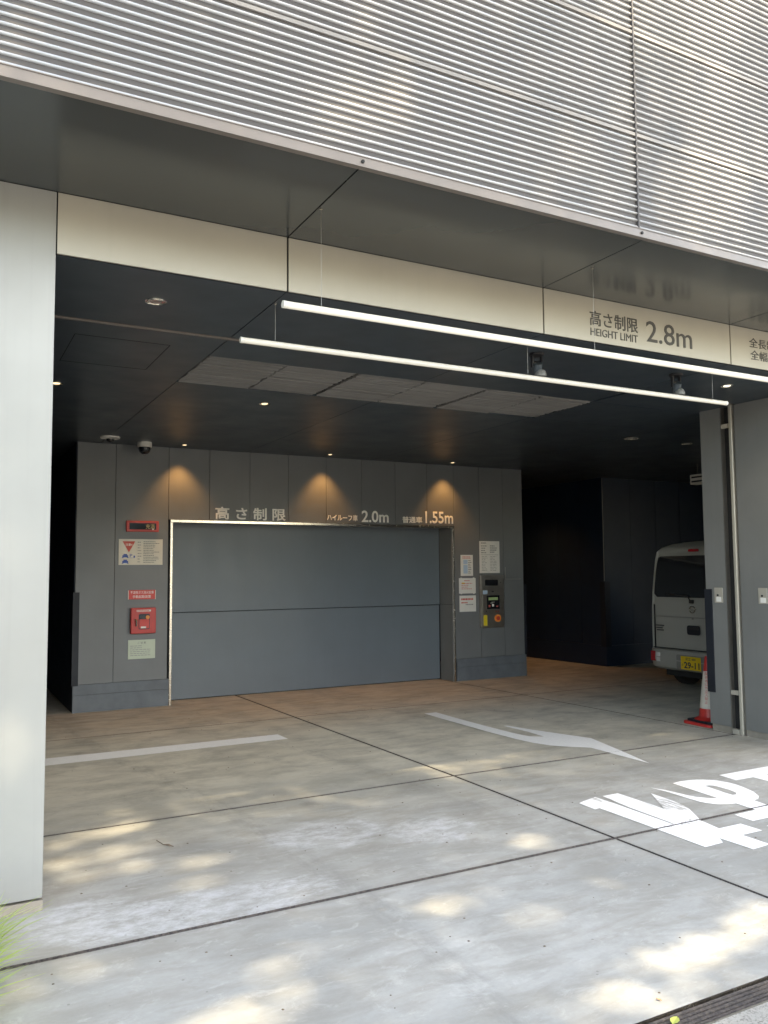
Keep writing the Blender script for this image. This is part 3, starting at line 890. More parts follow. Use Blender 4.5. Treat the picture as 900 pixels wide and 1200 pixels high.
# big notice with red triangle
o, w, h = plaque('parking_notice', 'cream notice with red triangle and blue car icons left of the gate', 1.965, 2.505, 1.713, 2.035, 'paper_cream')
prism('warning_triangle', [(-0.225, 0.133), (-0.07, 0.133), (-0.147, -0.005)], -0.0078, -0.0064, 'ink_red', o)
lettering('注意!!', 0.085, 0.032, 'ink_white', parent=o, thick=0.0008, bold=0.02, loc=(-0.19, -0.008, 0.075))
for zz in (-0.045, -0.115):
    boxes('car_icon', [((-0.225, -0.0076, zz - 0.022), (-0.155, -0.0064, zz + 0.004)), ((-0.212, -0.0078, zz + 0.0045), (-0.168, -0.0064, zz + 0.02)),
                       ((-0.232, -0.0078, zz - 0.03), (-0.212, -0.0064, zz - 0.0225)), ((-0.168, -0.0078, zz - 0.03), (-0.148, -0.0064, zz - 0.0225))], 'ink_blue', o)
lettering('P', 0.03, 0.04, 'ink_blue', parent=o, thick=0.0008, loc=(-0.135, -0.0068, -0.065))
boxes('parking_frame', [((-0.142, -0.0072, -0.075), (-0.075, -0.0064, -0.072)), ((-0.09, -0.0072, -0.07), (-0.072, -0.0064, -0.045))], 'ink_blue', o)
textlines(o, -0.04, 0.015, -0.14, 0.14, 8, 'ink_grey', -0.0064, h=0.3, word=0.02)
textlines(o, 0.03, 0.25, -0.14, 0.14, 13, 'ink', -0.0064, h=0.26, word=0.02)
# red sign with two rows
o, w, h = plaque('extinguishing_sign', 'red sign with two rows of white characters above the red fire box', 2.09, 2.42, 1.285, 1.40, 'sign_red', 'sign')
lettering('不活性ガス消火設備', 0.285, 0.036, 'ink_white', parent=o, thick=0.0008, bold=0.003, loc=(-0.142, -0.0064, 0.010))
lettering('手動起動装置', 0.225, 0.036, 'ink_white', parent=o, thick=0.0008, bold=0.003, loc=(-0.115, -0.0064, -0.042))
for s in (-1, 1):
    box('end_clip', (s * (w + 0.001) - 0.004, -0.009, -h - 0.002), (s * (w + 0.001) + 0.004, -0.0005, h - 0.004), 'white_plastic', o)
# red fire box
o = thing('manual_release_box', 'red metal release box with chrome handle on the left wall section', 'fire box', (2.265, GY, 1.022))
w, h = 0.152, 0.158
box('housing', (-w, -0.07, -h), (w, -0.001, h), 'signal_red', o, 0.008)
box('title_strip', (-0.085, -0.0716, 0.112), (0.088, -0.0702, 0.134), 'ink_white', o)
textlines(o, -0.08, 0.082, 0.115, 0.131, 1, 'ink_red', -0.0717, h=0.7, jitter=False, word=0.014)
prism('window', rrect(-0.06, -0.105, 0.075, 0.082, 0.015), -0.0725, -0.0702, 'dark_panel', o)
prism('inner_cover', rrect(-0.052, -0.095, 0.067, 0.02, 0.012), -0.0745, -0.0727, 'sign_red', o)
box('label_strip', (-0.035, -0.076, -0.092), (0.03, -0.0747, -0.07), 'ink_white', o)
lathe('push_button', [(0.024, 0), (0.024, 0.008), (0.017, 0.014)], 'orange', o, (0.046, -0.0872, 0.042), 20, 'Y')
boxes('switch_block', [((-0.04, -0.08, 0.03), (0.012, -0.0728, 0.062))], 'black_plastic', o)
tube('handle', [(-0.105, -0.0705, 0.015), (-0.105, -0.09, 0.015), (-0.09, -0.094, 0.01), (-0.088, -0.094, -0.065)], [0.010, 0.010, 0.012, 0.009], 'stainless', o, 10)
# green notice
o, w, h = plaque('green_notice', 'pale green notice below the red fire box', 2.095, 2.425, 0.55, 0.785, 'paper_green')
lettering('ご 注 意', 0.10, 0.026, 'ink', parent=o, thick=0.0006, loc=(-0.05, -0.0064, 0.068))
textlines(o, -0.14, 0.14, -0.085, 0.055, 6, 'ink_grey', -0.0064, h=0.34, word=0.035)
# right-hand notices
o, w, h = plaque('timetable_notice', 'tall white printed notice above the control panel', 7.37, 7.75, 1.57, 2.065, 'paper_white')
textlines(o, -0.16, 0.02, 0.205, 0.23, 1, 'ink', -0.0064, word=0.02)
textlines(o, -0.16, -0.02, 0.05, 0.19, 4, 'ink_grey', -0.0064, h=0.4)
textlines(o, 0.01, 0.16, 0.06, 0.19, 4, 'ink_grey', -0.0064, h=0.5)
textlines(o, -0.15, -0.02, -0.22, 0.02, 10, 'ink_grey', -0.0064, h=0.28, word=0.06)
textlines(o, 0.01, 0.16, -0.22, 0.02, 10, 'ink_grey', -0.0064, h=0.28, word=0.06)
box('rule', (-0.165, -0.0072, 0.034), (0.165, -0.0064, 0.037), 'ink', o)
o, w, h = plaque('pale_blue_notice', 'small notice with pale blue blocks and a red top, beside the gate frame', 7.02, 7.245, 1.53, 1.85, 'paper_white')
box('blue_block', (-0.065, -0.0072, 0.02), (0.012, -0.0064, 0.085), 'ink_pale_blue', o)
box('blue_block', (-0.065, -0.0072, -0.125), (0.012, -0.0064, 0.005), 'ink_pale_blue', o)
textlines(o, -0.08, 0.09, 0.10, 0.14, 2, 'ink_red', -0.0064, word=0.025)
textlines(o, 0.025, 0.095, -0.13, 0.085, 8, 'ink', -0.0064, h=0.3, word=0.02)
o, w, h = plaque('red_titled_notice', 'white notice with taped corners, middle of the three beside the gate frame', 6.985, 7.29, 1.262, 1.495, 'paper_white')
textlines(o, -0.06, 0.08, 0.065, 0.09, 1, 'ink_red', -0.0064, word=0.02)
textlines(o, -0.11, 0.12, -0.06, 0.05, 4, 'ink_red', -0.0064, h=0.3, word=0.04)
box('highlight', (-0.105, -0.0066, 0.028), (-0.05, -0.0061, 0.05), 'yellow', o)
for sx in (-1, 1):
    for sz in (-1, 1):
        box('tape', (sx * 0.115 - 0.015, -0.0075, sz * h - 0.008), (sx * 0.115 + 0.015, -0.0062, sz * h + 0.008), 'white_plastic', o)
o, w, h = plaque('small_print_notice', 'white notice with red heading, lowest of the three beside the gate frame', 6.99, 7.29, 0.985, 1.23, 'paper_white')
textlines(o, -0.12, 0.12, 0.05, 0.085, 1, 'ink_red', -0.0064, h=0.8, jitter=False, word=0.03)
textlines(o, -0.12, 0.02, 0.0, 0.03, 1, 'ink_red', -0.0064, h=0.6, word=0.025)
textlines(o, -0.04, 0.12, -0.03, 0.0, 1, 'ink_grey', -0.0064, h=0.5, word=0.025)
# control panel
o = thing('control_panel', 'steel lift control panel with dark screen and orange ring button', 'control panel', (7.57, GY, 1.14))
box('housing', (-0.22, -0.05, -0.405), (0.22, -0.001, 0.395), 'brushed_steel', o, 0.004)
box('upper_plate', (-0.205, -0.054, 0.19), (0.205, -0.0505, 0.385), 'brushed_steel', o, 0.002)
box('door_plate', (-0.19, -0.058, -0.385), (0.195, -0.0505, 0.175), 'brushed_steel', o, 0.002)
prism('display_window', rrect(-0.14, 0.235, 0.10, 0.325, 0.012), -0.0565, -0.0541, 'dark_glass', o)
lathe('lock', [(0.008, 0), (0.008, 0.003)], 'black_plastic', o, (0.155, -0.0575, 0.28), 12, 'Y')
prism('touch_panel', rrect(-0.115, -0.125, 0.125, 0.085, 0.008), -0.0625, -0.0582, 'dark_glass', o)
box('readout', (-0.085, -0.064, 0.012), (0.09, -0.0627, 0.055), 'display_green', o)
boxes('keys', [((-0.085, -0.064, -0.095), (-0.05, -0.0627, -0.062)), ((0.06, -0.064, -0.095), (0.095, -0.0627, -0.075))], 'ink_red', o)
boxes('keys', [((-0.02, -0.064, -0.085), (0.015, -0.0627, -0.05)), ((-0.05, -0.064, -0.035), (0.0, -0.0627, -0.03)), ((-0.03, -0.064, -0.02), (0.03, -0.0627, -0.016))], 'ink_white', o)
box('sticker', (-0.185, -0.0592, 0.105), (-0.10, -0.0582, 0.165), 'ink_pale_blue', o)
box('lock', (-0.02, -0.0592, 0.135), (0.02, -0.0582, 0.15), 'black_plastic', o)
box('tag', (-0.18, -0.0605, -0.375), (-0.112, -0.0582, -0.215), 'yellow', o)
lathe('ring', [(0.058, 0), (0.058, 0.008), (0.040, 0.012), (0.036, 0.006)], 'orange', o, (0.085, -0.0705, -0.268), 28, 'Y')
lathe('button', [(0.033, 0), (0.033, 0.016), (0.022, 0.020)], 'signal_red', o, (0.085, -0.079, -0.268), 20, 'Y')
lathe('screw', [(0.008, 0), (0.008, 0.002)], 'black_plastic', o, (-0.125, -0.0605, -0.155), 10, 'Y')
boxes('indicator', [((0.05, -0.060, -0.175), (0.066, -0.0582, -0.155)), ((0.092, -0.060, -0.175), (0.108, -0.0582, -0.155))], 'ink_red', o)

# key switches on the side wall
for yy, zz, lab in ((5.705, 1.342, 'key switch plate left of the shutter rail on the side wall'), (5.20, 1.345, 'key switch plate right of the shutter rail at the picture edge')):
    o = thing('key_switch', 'small steel ' + lab, 'switch', (WX, yy, zz), group='key switches on the side wall')
    box('plate', (-0.008, -0.048, -0.075), (-0.0005, 0.048, 0.075), 'cream_rail', o, 0.002)
    lathe('keyhole', [(0.010, 0), (0.010, 0.006)], 'black_plastic', o, (-0.0145, 0.005, 0.0), 14, 'X')
    box('sticker', (-0.0092, -0.034, -0.065), (-0.0081, 0.026, -0.018), 'ink_white', o)

# ================================================================ CEILING THINGS
def hung_bar(y, z, cz, lab, mat, rad):  # hung height bar, not a lamp; its tube has a faint added glow
    o = thing('height_bar', lab, 'light', (3.625, y, z), group='suspended height bars')
    L = 2.075
    lathe('tube', [(rad, -L), (rad, L)], mat, o, (0, 0, 0), 24, 'X')
    for s in (-1, 1):
        lathe('end_cap', [(rad + 0.001, 0), (rad + 0.001, 0.018)], 'white_plastic', o, ((L + 0.0005) if s > 0 else -(L + 0.0185), 0, 0), 24, 'X')
    for x in (-1.875, 0.03, 1.93):
        tube('suspension_wire', [(x, 0, 0.0215), (x, 0.0, cz - z - 0.001)], 0.0010, 'brushed_steel', o, 6)
        lathe('wire_cap', [(0.008, 0), (0.008, 0.006)], 'stainless', o, (x, 0, cz - z - 0.007), 10)
    return o
hung_bar(3.92, 2.984, SOF, 'upper white height bar with added glow, hung on wires in front of the sign band', 'tube_glow', 0.0190)
hung_bar(4.60, 2.970, CEIL, 'lower white height bar with added glow, hung on wires under the ceiling behind the first', 'tube_glow_warm', 0.0175)

def lamp(parent, loc, energy, col, angle, blend, tilt=(0, 0, 0), size=0.03):
    d = bpy.data.lights.new('lamp_light', 'SPOT')
    d.energy = energy; d.color = col; d.spot_size = R(angle); d.spot_blend = blend; d.shadow_soft_size = size
    l = bpy.data.objects.new('lamp_light', d); COL.objects.link(l)
    l.parent = parent; l.location = loc; l.rotation_euler = tilt
    return l
def downlight(x, y, lab, r=0.055, lit=None, group='recessed ceiling downlights', rim='lamp_reflector', power=0):
    o = thing('downlight', lab, 'ceiling light', (x, y, CEIL), group=group)
    lathe('rim', [(r, -0.004), (r, -0.001), (r * 0.82, -0.001), (r * 0.82, -0.0045)], rim, o, n=28, closed=False)
    lathe('reflector', [(r * 0.82, -0.002), (r * 0.55, -0.0012)], 'lamp_reflector', o, n=28, closed=False)
    lathe('lens', [(r * 0.55, -0.003), (r * 0.55, -0.0012)], lit or 'dark_glass', o, n=24)
    if power: lamp(o, (0, 0, -0.02), power, (1.0, 0.86, 0.68), 130, 1.0)
    return o
downlight(1.103, 4.879, 'silver unlit downlight in the ceiling nearest the left pillar', 0.065, 'lamp_reflector')
downlight(2.718, 7.428, 'small pale downlight in the ceiling behind the grille', 0.055, 'lamp_warm', power=7)
downlight(0.844, 7.393, 'pale downlight in the ceiling half hidden by the left pillar', 0.055, 'lamp_warm', power=7)
downlight(6.11, 4.903, 'lit downlight beside the top of the shutter rail', 0.055, 'lamp_neutral', power=4)
downlight(7.512, 7.455, 'flat pale disc in the dark ceiling left of the van', 0.09, 'cream_rail', rim='cream_rail')
downlight(8.478, 7.45, 'small flat disc in the dark ceiling above the van', 0.07, 'cream_rail', rim='cream_rail')
# wall washers: the three warm lamps above the gate
for x, lab in ((2.70, 'warm wall washer downlight above the left end of the gate'), (4.715, 'warm wall washer downlight above the middle of the gate'), (6.72, 'warm wall washer downlight above the right end of the gate')):
    o = downlight(x, 10.28, lab, 0.045, 'lamp_warm', 'warm wall washers above the gate')
    lamp(o, (0, 0.085, -0.02), 7.5, (1.0, 0.50, 0.17), 86, 0.75)
o = downlight(9.15, 12.3, 'warm downlight lighting the dark passage beside the lift block', 0.05, 'lamp_warm')
lamp(o, (0, 0, -0.02), 10.0, (1.0, 0.50, 0.18), 120, 1.0)

# ceiling sensor, dome camera, bracket heads
o = thing('ceiling_sensor', 'flat white ceiling disc with small black dome left of the dome camera', 'sensor', (1.755, 10.05, CEIL))
lathe('disc', [(0.115, -0.001), (0.11, -0.018), (0.05, -0.024)], 'white_plastic', o, n=28)
lathe('dome', [(0.046, -0.0245), (0.042, -0.044), (0.026, -0.058), (0.008, -0.064)], 'dark_glass', o, n=24)
o = thing('dome_camera', 'white security camera with black glass dome under the ceiling by the lift block', 'camera', (2.205, 10.28, CEIL))
lathe('base', [(0.085, -0.001), (0.088, -0.03), (0.086, -0.06), (0.078, -0.066)], 'white_plastic', o, n=28)
lathe('dome', [(0.074, -0.0665), (0.074, -0.09), (0.062, -0.122), (0.036, -0.145), (0.01, -0.152)], 'dark_glass', o, n=28)
lathe('lens', [(0.018, -0.1525), (0.016, -0.154)], 'brushed_steel', o, n=16)
for x, y, lab in ((3.90, 4.80, 'small dark bracket head with pale dome under the ceiling, between the height bars, left one'),
                  (5.36, 4.80, 'small dark bracket head with pale dome under the ceiling near the shutter rail')):
    o = thing('bracket_sensor', lab, 'sensor', (x, y, CEIL), group='bracket heads between the light bars')
    lathe('mount_plate', [(0.055, -0.001), (0.055, -0.018)], 'black_plastic', o, n=20)
    box('yoke', (-0.05, -0.012, -0.11), (-0.036, 0.012, -0.0185), 'black_plastic', o, 0.003)
    box('yoke', (0.036, -0.012, -0.06), (0.046, 0.012, -0.0185), 'black_plastic', o, 0.003)
    lathe('pivot', [(0.016, -0.035), (0.016, 0.02)], 'black_plastic', o, (0, 0, -0.075), 14, 'X')
    h = lathe('head', [(0.030, -0.03), (0.038, 0.0), (0.036, 0.045)], 'ceiling_panel', o, (0.0, 0, -0.115), 20)
    h.rotation_euler = (R(30), R(-20), 0)
    h = lathe('pale_dome', [(0.044, 0.0), (0.044, 0.02), (0.036, 0.042), (0.018, 0.054), (0.004, 0.057)], 'side_wall', o, (0.022, -0.012, -0.175), 24)
# hanging box light over the van
o = thing('hanging_box_light', 'pale box light with dark slots hung above the van', 'light', (10.25, 8.86, 2.98))
box('housing', (-0.05, -0.45, -0.075), (0.10, 0.07, 0.075), 'white_plastic', o, 0.01)
box('slot', (-0.053, -0.40, 0.02), (-0.0505, 0.04, 0.045), 'black_plastic', o)
box('slot', (-0.053, -0.40, -0.045), (-0.0505, 0.04, -0.02), 'black_plastic', o)
for y in (-0.38, -0.02):
    tube('hanger', [(0.02, y, 0.0745), (0.02, y, 0.24)], 0.006, 'brushed_steel', o)

# ================================================================ TRAFFIC CONE
def cone(x, y, rz):
    o = thing('traffic_cone', 'slim red and white traffic cone with vertical red characters beside the side wall', 'traffic cone', (x, y, GZ(y)), rz)
    prism('base', rrect(-0.19, -0.19, 0.19, 0.19, 0.04), 0.0, 0.028, 'signal_red', o, map=lambda a, b, t: (a, b, t), bevel=0.004)
    prism('base_weight', rrect(-0.165, -0.165, 0.165, 0.165, 0.04), 0.0285, 0.05, 'rubber', o, map=lambda a, b, t: (a, b, t), bevel=0.004)
    H = 0.70
    rad = lambda z: 0.112 + (0.026 - 0.112) * z / H
    lathe('skirt', [(0.15, 0.0505), (0.13, 0.065), (rad(0.08), 0.08), (rad(0.165), 0.165)], 'signal_red', o)
    lathe('white_sleeve', [(rad(0.166) + 0.002, 0.166), (rad(0.545) + 0.002, 0.545)], 'cone_white', o)
    lathe('top', [(rad(0.546), 0.546), (rad(0.69), 0.69), (0.020, 0.70)], 'signal_red', o)
    for k, ch in enumerate('関係者以外立入禁止'):
        zz = 0.505 - k * 0.036
        a = R(-28 + 0) + math.pi + R(28)
        r = rad(zz + 0.015) + 0.004
        s = 0.032
        tilt = math.degrees(math.atan((0.112 - 0.026) / H))
        e = lettering(ch, s, s, 'ink_red', 'character', o, 0.0008, loc=(0, 0, 0), bold=0.003)
        ang = R(-152)      # faces the street
        n = Vector((math.cos(ang), math.sin(ang), 0)); tx = Vector((-math.sin(ang), math.cos(ang), 0))
        uz = (Vector((0, 0, 1)) - n * math.tan(R(tilt))).normalized()
        nn = tx.cross(uz)
        m = Matrix((tx, uz, nn)).transposed().to_4x4()
        m.translation = n * r + Vector((0, 0, zz)) - tx * s / 2
        e.matrix_local = m
    return o
cone(7.11, 6.08, R(-4))

# ================================================================ VAN (rear toward the bay opening)
def van():
    VX, VY, VZ = 8.88, 7.81, GZ(8.9)
    o = thing('parked_van', 'silver white kei van parked at the right with its rear showing', 'van', (VX, VY, VZ), 0)
    HW = 0.74
    def section(x, top, bot, wid, slant):
        pts = []
        N = 9
        zb, zt = bot, top
        prof = [(0.90, zb), (0.985, zb + 0.05), (1.0, zb + 0.18), (1.0, 0.62), (1.0, 0.90), (0.998, 1.10), (0.985, 1.32), (0.965, 1.54), (0.935, zt - 0.24),
                (0.905, zt - 0.14), (0.85, zt - 0.075), (0.74, zt - 0.035), (0.50, zt - 0.012), (0.25, zt - 0.002)]
        right = [(w * wid, zz) for w, zz in prof]
        ring = right + [(-w, zz) for w, zz in right[::-1]]
        return [(x + slant(zz), w, zz) for w, zz in ring]
    rear = lambda z: 0.0 if z < 0.95 else 0.06 * ((z - 0.95) / 0.95) ** 1.6 + (0.30 * ((z - 1.90) / 0.13) ** 1.5 if z > 1.90 else 0)
    z0 = lambda z: 0
    front = lambda z: -0.0 if z < 0.85 else -0.75 * ((z - 0.85) / 1.05)
    secs = [section(0.035, 1.865, 0.30, HW * 0.955, rear), section(0.0, 1.89, 0.28, HW * 0.972, rear), section(0.012, 1.905, 0.27, HW * 0.99, lambda z: rear(z) * 0.9), section(0.06, 1.915, 0.26, HW, lambda z: rear(z) * 0.7), section(0.5, 1.93, 0.25, HW, z0)]
    secs = [section(0.03, 2.0, 0.30, HW * 0.94, rear), section(0.004, 2.015, 0.28, HW * 0.965, rear), section(0.02, 2.02, 0.27, HW * 0.99, lambda z: rear(z) * 0.95), section(0.07, 2.025, 0.26, HW, lambda z: rear(z) * 0.8),
            section(0.5, 2.03, 0.25, HW, z0), section(2.2, 2.03, 0.25, HW, z0), section(3.25, 1.95, 0.25, HW * 0.98, front), section(3.36, 1.80, 0.28, HW * 0.9, front)]
    n = len(secs[0])
    V = [p for s in secs for p in s]
    F = []
    for j in range(len(secs) - 1):
        for i in range(n):
            k = (i + 1) % n
            F.append((j * n + i, (j + 1) * n + i, (j + 1) * n + k, j * n + k))
    # rear cap as horizontal strips, so that it follows the slant
    half = n // 2
    for i in range(half - 1):
        F.append((i, i + 1, n - 2 - i, n - 1 - i))
        b = (len(secs) - 1) * n
        F.append((b + i, b + n - 1 - i, b + n - 2 - i, b + i + 1))
    body = mesh('body', V, F, 'van_paint', o, smooth=True)
    bm = bmesh.new(); bm.from_mesh(body.data); bmesh.ops.recalc_face_normals(bm, faces=bm.faces); bm.to_mesh(body.data); bm.free()
    for p in body.data.polygons: p.use_smooth = True
    body.data.set_sharp_from_angle(angle=R(50))
    rx = lambda z: 0.004 + rear(z)
    def onrear(name, outline, d0, d1, mat, par=o):
        # outline (y,z); sheet following the slant of the tailgate, d0..d1 proud of it
        return prism(name, outline, -d0, -d1, mat, par, map=lambda a, b, t: (rx(b) + t, a, b))
    # window
    def wshape(m):
        L_ = [(0.61 + m, 1.255 - m), (0.66 + m, 1.30), (0.652 + m, 1.44), (0.64 + m, 1.60), (0.618 + m, 1.74), (0.60 + m, 1.80 + m * 0.6), (0.56, 1.82 + m)]
        return L_ + [(-a, b) for a, b in L_[::-1]]
    def sheet(name, shape, d, mat, par=o):
        bm = bmesh.new()
        vs = [bm.verts.new((0, a, b)) for a, b in shape]
        bm.faces.new(vs)
        for zc in np.arange(1.2, 1.9, 0.05):
            bmesh.ops.bisect_plane(bm, geom=bm.verts[:] + bm.edges[:] + bm.faces[:], plane_co=(0, 0, zc), plane_no=(0, 0, 1))
        for v in bm.verts: v.co.x = rx(v.co.z) - d
        r = bmesh.ops.extrude_face_region(bm, geom=bm.faces[:])
        for g_ in r['geom']:
            if isinstance(g_, bmesh.types.BMVert): g_.co.x += d + 0.01
        bmesh.ops.recalc_face_normals(bm, faces=bm.faces)
        me = bpy.data.meshes.new(name); bm.to_mesh(me); bm.free()
        me.materials.append(M[mat])
        return link(name, me, par)
    wf = sheet('window_surround', wshape(0.022), 0.010, 'van_paint')
    sheet('rear_window', wshape(0.0), 0.015, 'dark_glass')
    tube('wiper_arm', [(rx(1.21) - 0.03, 0.0, 1.20), (rx(1.26) - 0.035, 0.06, 1.275), (rx(1.3) - 0.03, 0.42, 1.305)], 0.009, 'black_plastic', o)
    box('wiper_hub', (rx(1.2) - 0.045, -0.03, 1.18), (rx(1.2) - 0.004, 0.03, 1.23), 'black_plastic', o, 0.008)
    onrear('stop_lamp', rrect(-0.085, 1.872, 0.075, 1.908, 0.015), 0.022, 0.0, 'lamp_red')
    # tailgate shut lines and swage
    boxes('shut_line', [((rx(0.6) - 0.006, -0.70, 0.552), (rx(0.6) + 0.01, 0.70, 0.562))], 'joint_black', o)
    boxes('swage_line', [((0.0, -0.66, 0.985), (0.01, 0.66, 0.992))], 'grille_slat', o)
    for s in (-1, 1):
        box('shut_line', (-0.0015, s * 0.672 - 0.003, 0.54), (0.02, s * 0.672 + 0.003, 1.15), 'joint_black', o)
    # emblem ring with a bar across
    E_ = []
    em = lathe('emblem', [(0.050, 0.0), (0.050, 0.008), (0.038, 0.008), (0.038, 0.0)], 'stainless', o, (rx(1.10) - 0.012, 0.0, 1.10), 28, 'X', closed=False)
    box('emblem_bar', (rx(1.1) - 0.013, -0.058, 1.092), (rx(1.1) - 0.002, 0.058, 1.108), 'stainless', o, 0.002)
    lathe('lock', [(0.012, 0), (0.012, 0.008)], 'grille_slat', o, (rx(0.98) - 0.010, 0.0, 0.975), 14, 'X')
    onrear('handle_recess', rrect(-0.115, 0.76, 0.10, 0.885, 0.03), 0.006, 0.0, 'rubber')
    onrear('handle', rrect(-0.10, 0.83, 0.085, 0.87, 0.015), 0.014, 0.006, 'black_plastic')
    lst = []
    for k, (a, b) in enumerate(((0.50, 0.66), (0.53, 0.64), (0.51, 0.63))):
        y = a
        while y < b:
            wd = rngt.uniform(0.012, 0.03); lst.append(((-0.0035, y, 0.855 - k * 0.032), (0.004, min(b, y + wd), 0.87 - k * 0.032))); y += wd + 0.006
    boxes('sticker_print', lst, 'ink', o)
    # bumper
    def bump(zs):
        pass
    prof = [(0.28, 0.02), (0.30, -0.035), (0.40, -0.055), (0.525, -0.05), (0.543, -0.035), (0.547, 0.02)]
    ysamp = [-0.765, -0.75, -0.70, -0.60, -0.3, 0, 0.3, 0.60, 0.70, 0.75, 0.765]
    off = lambda y: 0.0 if abs(y) < 0.6 else (abs(y) - 0.6) ** 2 * 3.2
    V = []; F = []
    for y in ysamp:
        for zz, xx in prof: V.append((xx + off(y), y, zz))
    m_ = len(prof)
    for j in range(len(ysamp) - 1):
        for i in range(m_ - 1):
            F.append((j * m_ + i, (j + 1) * m_ + i, (j + 1) * m_ + i + 1, j * m_ + i + 1))
    F.append(tuple(range(m_))); F.append(tuple(range((len(ysamp) - 1) * m_, len(ysamp) * m_))[::-1])
    for s in (-1, 1):     # short side returns of the bumper
        b = len(V)
        V += boxverts((0.06, s * 0.745 - 0.012, 0.29), (0.42, s * 0.745 + 0.012, 0.52)); F += [tuple(i + b for i in f) for f in BF]
    bu = mesh('bumper', V, F, 'van_paint', o, smooth=True)
    bu.data.set_sharp_from_angle(angle=R(30))
    for s in (-1, 1):
        x = -0.058
        lm = box('tail_lamp', (x - 0.004 + 0.02, s * 0.665 - 0.052, 0.37), (x + 0.09, s * 0.665 + 0.052, 0.505), 'lamp_red', o, 0.006)
        for zz in (0.398, 0.468):
            box('clear_lens', (x - 0.002, s * 0.572 - 0.034, zz - 0.03), (x + 0.05, s * 0.572 + 0.034, zz + 0.03), 'lamp_clear', o, 0.008)
        lm.rotation_euler.z = 0
    # plate recess and plate
    onrear('plate_recess', rrect(-0.25, 0.29, 0.25, 0.49, 0.02), 0.0585, 0.03, 'grille_slat')
    pl = thing('number_plate', None, None); del_props = None
    pl.parent = o; pl.location = (-0.068, 0.0, 0.39)
    box('plate', (0, -0.165, -0.088), (0.006, 0.165, 0.088), 'plate_yellow', pl, 0.002)
    def ptxt(t, y_left, width, z, h, bold=0.0):
        e = lettering(t, width, h, 'ink', 'plate_characters', pl, 0.0008, bold=bold)
        e.rotation_euler = (R(90), 0, R(-90)); e.location = (-0.0006, y_left, z)
    ptxt('足立 480', 0.085, 0.17, 0.035, 0.038, 0.01)
    ptxt('さ', 0.15, 0.028, -0.04, 0.03)
    ptxt('29-11', 0.11, 0.255, -0.072, 0.088, 0.03)
    # wheels, dark side glass, underbody
    box('underbody', (0.15, -0.62, 0.17), (3.2, 0.62, 0.27), 'tyre', o)
    for x in (0.62, 2.95):
        for s in (-1, 1):
            wv = link('wheel', None, o, (x, s * 0.655, 0.275))
            lathe('tyre', [(0.19, -0.075), (0.262, -0.07), (0.275, -0.05), (0.275, 0.05), (0.262, 0.07), (0.19, 0.075)], 'tyre', wv, (0, 0, 0), 36, 'Y')
            lathe('rim', [(0.185, -0.078), (0.15, -0.066), (0.05, -0.079)] if s < 0 else [(0.185, 0.078), (0.15, 0.066), (0.05, 0.079)], 'rim', wv, (0, 0, 0), 28, 'Y')
    for s in (-1, 1):
        for a, b in ((0.30, 1.15), (1.22, 2.05), (2.12, 2.62)):
            g_ = mesh('side_window', [(a, s * 0.737, 1.13), (b, s * 0.737, 1.13), (b - (0.02 if b < 2.5 else 0.25), s * 0.665, 1.68), (a + 0.03, s * 0.665, 1.68),
                                   (a, s * 0.70, 1.13), (b, s * 0.70, 1.13), (b - (0.02 if b < 2.5 else 0.25), s * 0.62, 1.68), (a + 0.03, s * 0.62, 1.68)],
                 [(0, 1, 2, 3), (4, 7, 6, 5), (0, 4, 5, 1), (1, 5, 6, 2), (2, 6, 7, 3), (3, 7, 4, 0)], 'dark_glass', o)
        tube('mirror', [(2.75, s * 0.74, 1.10), (2.78, s * 0.86, 1.16)], [0.02, 0.06], 'black_plastic', o)
    ws = mesh('windscreen', [(3.12, -0.66, 1.08), (3.12, 0.66, 1.08), (2.67, 0.58, 1.70), (2.67, -0.58, 1.70), (3.3, -0.66, 1.04), (3.3, 0.66, 1.04), (2.82, 0.58, 1.72), (2.82, -0.58, 1.72)],
              [(0, 3, 2, 1), (4, 5, 6, 7), (0, 1, 5, 4), (1, 2, 6, 5), (2, 3, 7, 6), (3, 0, 4, 7)], 'dark_glass', o)
    return o
van()

# ================================================================ SMALL THINGS ON THE GROUND
def blade_mesh(n, seed, h0, h1, spread, lean, w=0.006):
    r = random.Random(seed)
    V, F = [], []
    for _ in range(n):
        a = r.uniform(0, 2 * math.pi); d = spread * math.sqrt(r.random())
        x, y = d * math.cos(a), d * math.sin(a)
        L_ = r.uniform(h0, h1); az = r.uniform(0, 2 * math.pi); ln = r.uniform(0.2, lean)
        ww = w * r.uniform(0.6, 1.4)
        px = Vector((x, y, 0)); b = len(V)
        ax = Vector((math.cos(az), math.sin(az), 0)); sd = Vector((-math.sin(az), math.cos(az), 0))
        S = 5
        for k in range(S + 1):
            t = k / S
            p = px + Vector((0, 0, 1)) * (L_ * (t - 0.35 * ln * t * t)) + ax * (L_ * ln * t * t)
            wd = ww * (1 - t ** 2.5) + 0.0004
            V += [p - sd * wd, p + sd * wd]
        for k in range(S):
            F.append((b + 2 * k, b + 2 * k + 1, b + 2 * k + 3, b + 2 * k + 2))
    return V, F
V, F = blade_mesh(1700, 5, 0.16, 0.38, 0.20, 1.1, 0.006)
gsx = [(-0.02, 3.72, 0.0), (-0.12, 3.30, 0.0), (-0.30, 3.9, 0.0)]
for k, (x, y, z) in enumerate(gsx):
    lab = ['bright green grassy clump leaning in at the lower left edge beside the pillar', 'bright green grassy clump at the lower left edge, nearest the street', 'green grassy clump against the pillar, outside the left edge'][k]
    o = mesh('grass_clump', V, F, 'leaf_grass', None, (x, y, z))
    o.rotation_euler.z = k * 2.1
    tag(o, lab, 'plant', 'grass clumps beside the pillar')
